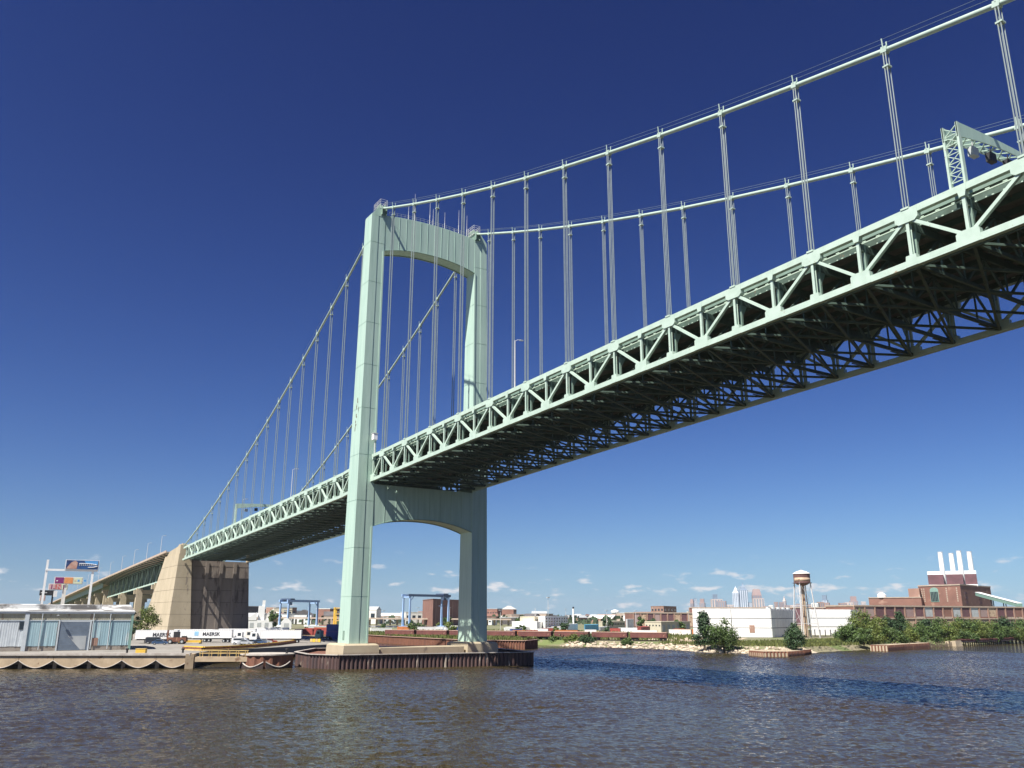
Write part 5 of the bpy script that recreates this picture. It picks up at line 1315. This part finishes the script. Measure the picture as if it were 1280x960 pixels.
tower_b(980,984,745,'slim pale clock tower between skyline and water tower','tower_stone',4200,crown='spire')
for i in range(16):
    a = 955+i*6.8; w_ = random.uniform(5,10); tower_b(a,a+w_,random.uniform(752,758),'low pale block in the jumble of roofs along the skyline',random.choice(['tower_stone','tower_brown','off_white','brick_pale']),random.uniform(2900,4200),name='city_block',cat='building',grp='low city blocks along the skyline',ribs=3)

# ------------------------------------------------------------------ spread of houses, sheds and trees to the horizon
KM = ['brick_pale','brick','off_white','stone_trim','white','cream','roof_dark','box_grey']
KN = {'brick_pale':'pale brick','brick':'red brick','off_white':'off white','stone_trim':'tan','white':'white','cream':'cream','roof_dark':'dark','box_grey':'grey'}
rnd = random.Random(11)
for i in range(150):
    px = rnd.uniform(310,880) if i < 105 else rnd.uniform(880,1290)
    d = rnd.choice([rnd.uniform(900,1500),rnd.uniform(1200,2600)]) if i < 105 else rnd.uniform(1200,2600)
    if px < 600: d = max(d,1050)
    c = rnd.choice(KM); q = P(px,770,d); w_ = rnd.uniform(10,34)*(1+d/4000); dp_ = rnd.uniform(10,22); h = rnd.uniform(5,11) if rnd.random() < .8 else rnd.uniform(12,20)
    o = empty('city_building',(q[0],q[1],GZ),rnd.uniform(0,3.14),True)
    tag(o,f'small {KN[c]} building in the low city spread toward the horizon','building','low city buildings toward the horizon')
    MB().box((-w_/2,-dp_/2,-.3),(w_/2,dp_/2,h)).build('wall',c,o)
    if rnd.random() < .5: MB().add([(-w_/2-.3,-dp_/2-.3,h),(w_/2+.3,-dp_/2-.3,h),(w_/2+.3,dp_/2+.3,h),(-w_/2-.3,dp_/2+.3,h),(-w_/2-.3,0,h+dp_*.28),(w_/2+.3,0,h+dp_*.28)],[(0,1,5,4),(2,3,4,5),(0,4,3),(1,2,5),(3,2,1,0)]).build('roof',rnd.choice(['roof_dark','brick','box_grey','off_white']),o)
    else: MB().box((-w_/2-.25,-dp_/2-.25,h),(w_/2+.25,dp_/2+.25,h+.7)).build('roof',rnd.choice(['off_white','box_grey','stone_trim']),o)
    if d < 1600:
        for k in range(4): x = -w_/2+w_*(k+.5)/4; MB().box((x-w_*.07,-dp_/2-.08,h*.45),(x+w_*.07,-dp_/2+.05,h*.75)).build('window','glass',o)
q = P(374,770,1500); dm = empty('domed_hall',(q[0],q[1],GZ)); tag(dm,'far hall with pale blue dome under the left blue crane','building')
MB().lathe((q[0],q[1],GZ),[(9,-.2),(9,8)],20).build('drum','off_white',dm); MB().lathe((q[0],q[1],GZ+8),[(9,0),(8,4),(5.5,7),(2.5,8.6),(.3,9)],20).build('dome','logo_blue',dm,smooth=True)
q = P(769,770,1500); dm = empty('water_tank',(q[0],q[1],GZ)); tag(dm,'far white spheroid water tank above the low city roofs','water tower')
MB().tube((q[0],q[1],GZ-.2),(q[0],q[1],zof(767,1500)),2,1.6,10).build('stem','white',dm); MB().lathe((q[0],q[1],zof(768,1500)),[(1.5,0),(6,2),(7.5,4.5),(6,7),(1,8.5)],16).build('tank','white',dm,smooth=True)
# far woods that read as one dark mass
fwv = MB(); vs = []; fs = []
for _ in range(15000):
    px = rnd.uniform(-40,1320); d = rnd.choice([rnd.uniform(1400,2600),rnd.uniform(2400,4200),rnd.uniform(1000,1500)])
    if 1080 < px and d < 1200: continue
    q = P(px,770,d); z = GZ+abs(rnd.gauss(0,1))*4.5; s_ = rnd.uniform(1.6,3.6)*(.6+d/2500); k = len(vs); a = rnd.uniform(0,3.14)
    z = min(z,11+rnd.random()*2); dx,dy = math.cos(a)*s_,math.sin(a)*s_; t_ = rnd.uniform(-.5,.5)*s_
    vs += [(q[0]-dx,q[1]-dy,z-s_*.5),(q[0]+dx,q[1]+dy,z-s_*.4),(q[0]+dx*.6+t_,q[1]+dy*.6,z+s_*.6),(q[0]-dx*.6+t_,q[1]-dy*.6,z+s_*.6)]; fs.append((k,k+1,k+2,k+3))
fwv.v = vs; fwv.f = fs; tag(fwv.build('far_wood','far_wood'),'dark far-off trees along the low horizon','trees',kind='stuff')

# ------------------------------------------------------------------ billboards on the left
def billboard(px0, px1, pyt, pyb, d, label, panels, posts, zbase=GZ, frame='white', posttop=None):
    a,bq = P(px0,pyb,d),P(px1,pyb,d); dd = Vector((bq[0]-a[0],bq[1]-a[1],0)); L = dd.length; rz = math.atan2(dd.y,dd.x)
    o = empty('billboard',(a[0],a[1],zbase),rz,True); tag(o,label,'billboard','billboards behind the blue shed')
    z0,z1 = P(px0,pyb,d)[2]-zbase,P(px0,pyt,d)[2]-zbase
    MB().box((-.2,.05,z0-.3),(L+.2,.5,z1+.2)).build('frame',frame,o)
    n_ = len(panels)
    for i,c in enumerate(panels): MB().box((L*i/n_+.12,-.06,z0),(L*(i+1)/n_-.12,.05,z1)).build('poster',c,o)
    for px in posts:
        x = (px-px0)/(px1-px0)*L; MB().box((x-.45,.5,-.3),(x+.45,1.3,posttop if posttop else z1)).build('post',frame,o)
    return o,L,z0,z1
DB = 420
o,L,z0,z1 = billboard(81.5,122.5,700,711,DB,'big navy billboard with brown figure and white script on a white frame',['bill_navy'],(59,116.5),posttop=None)
x0 = (59-81.5)/41*L; MB().box((x0-.5,.3,z0-.9),(L,1.2,z0-.1)).build('beam','white',o)
MB().plate([(L*u,-.09,z0+(z1-z0)*v) for u,v in ((.02,.02),(.34,.02),(.36,.75),(.28,.98),(.16,.75),(.08,.35))],(0,1,0),.04).build('figure','bill_skin',o)
MB().plate([(L*u,-.09,z0+(z1-z0)*v) for u,v in ((.62,.62),(.98,.55),(.98,.97),(.55,.97))],(0,1,0),.03).build('sky_patch','bill_sky',o)
for k in range(9):
    u = .40+k*.060; MB().plate([(L*(u+du),-.13,z0+(z1-z0)*v) for du,v in ((0,.40),(.018,.40),(.042,.64),(.024,.64))],(0,1,0),.03).build('lettering_stroke','white',o)
MB().poly([(L*u,-.14,z0+(z1-z0)*v) for u,v in ((.40,.64),(.55,.66),(.80,.62),(.95,.52),(.97,.36),(.85,.25),(.68,.22))],.14,6).build('lettering_swash','white',o)
o,L,z0,z1 = billboard(68,102.5,721.5,729,DB+40,'billboard with purple, orange and pale green posters in one row',['bill_purple','bill_orange','bill_lime'],(82.5,),frame='off_white')
MB().plate([(L*u,-.1,z0+(z1-z0)*v) for u,v in ((.05,.5),(.12,.5),(.085,.25))],(0,1,0),.03).build('mark','white',o)
for k in range(4): MB().box((L*.70+k*1.4,-.1,z0+.9),(L*.70+k*1.4+.9,-.06,z1-.9)).build('mark','bill_sky' if k % 2 else 'cream',o)
o,L,z0,z1 = billboard(60.5,84,730,736.5,DB+80,'billboard with pink, red and lime posters bearing bold dark letters',['bill_pink','bill_red','bill_lime'],(79.5,),frame='off_white')
lettering('1.',3.2,'bill_purple',o,(L*.06,-.12,z0+.2),(1,0,0),(0,0,1),.06); lettering('N',3.0,'bill_pink',o,(L*.42,-.12,z0+.2),(1,0,0),(0,0,1),.05); lettering('E',3.0,'bill_purple',o,(L*.74,-.12,z0+.2),(1,0,0),(0,0,1),.05)
o,L,z0,z1 = billboard(49.5,68,738,743.5,DB+120,'low dark billboard with small white words on black posts',['black','black'],(53,66),frame='black')
for k in range(4): MB().box((L*(.06+.1*k),-.1,z0+1),(L*(.06+.1*k)+.9,-.06,z1-1)).build('mark','white',o)
MB().box((L*.92,-.12,z0-1),(L*1.18,-.02,z1)).build('end_panel','white',o)
o,L,z0,z1 = billboard(49.5,56,744.5,750.5,DB+150,'small reddish poster panel below the dark billboard',['bill_pink'],(53,),frame='off_white')

# ------------------------------------------------------------------ clutter in the rail yard
rnd = random.Random(23)
for i in range(34):
    px = rnd.uniform(462,860); d = rnd.uniform(430,640); q = P(px,790,d)
    if 573 < px < 612: continue
    c = rnd.choice(['white','white','white','box_grey','box_red','off_white','box_orange','box_blue']); nm_ = {'white':'white','box_grey':'grey','box_red':'dark red','off_white':'cream','box_orange':'orange','box_blue':'navy blue'}[c]
    box_container((q[0],q[1],GZ),math.atan2(CAM[1]-q[1],CAM[0]-q[0])+math.pi/2+rnd.uniform(-.4,.4),f'{nm_} shipping container standing in the yard behind the rail cars',c,rnd.choice([6.1,12.2]),'containers in the yard behind the rail cars')
for i in range(16):
    px = rnd.uniform(440,860); d = rnd.uniform(460,760); q = P(px,790,d); hh = rnd.uniform(3.5,7); tree((q[0],q[1],GZ),hh,hh*.55,240,'small bush among the containers behind the rail cars',rnd.choice(['leaf','leaf_dark','leaf_yellow']),name='shrub',cat='shrub',grp='bushes in the yard behind the rail cars',base=0,lsz=.7)
for i in range(9):
    px = 470+i*48+rnd.uniform(-12,12); d = rnd.uniform(520,760); q = P(px,790,d); o = empty('yard_light',(q[0],q[1],GZ)); tag(o,'thin grey light pole standing in the yard behind the rail cars','lamp post','light poles in the yard behind the rail cars')
    h_ = rnd.uniform(11,16); MB().tube((q[0],q[1],GZ-.1),(q[0],q[1],GZ+h_),.16,.1,6).build('pole','mast',o); MB().box((q[0]-.9,q[1]-.9,GZ+h_),(q[0]+.9,q[1]+.9,GZ+h_+.25)).build('lamp_head','box_grey',o)
tufts('grass',[(-160,100),(-95,140),(-70,165),(-110,230),(-250,260),(-330,200),(-280,130)],3500,GZ,'rough weeds in the rail yard behind the train',1.0)

# ------------------------------------------------------------------ haze
hz = MB().box((-9600,-9600,-2.5),(2600,9600,222)).build('haze','white'); tag(hz,'thin summer haze over river and city','haze',kind='stuff')
hm = bpy.data.materials.new('haze'); hm.use_nodes = True; hn = hm.node_tree.nodes; hl = hm.node_tree.links
for n_ in list(hn): hn.remove(n_)
pv = hn.new('ShaderNodeVolumePrincipled'); pv.inputs['Color'].default_value = (.82,.9,1.0,1); pv.inputs['Density'].default_value = 4.2e-5; pv.inputs['Anisotropy'].default_value = .2
ho = hn.new('ShaderNodeOutputMaterial'); hl.new(pv.outputs[0], ho.inputs['Volume']); hz.data.materials.clear(); hz.data.materials.append(hm)
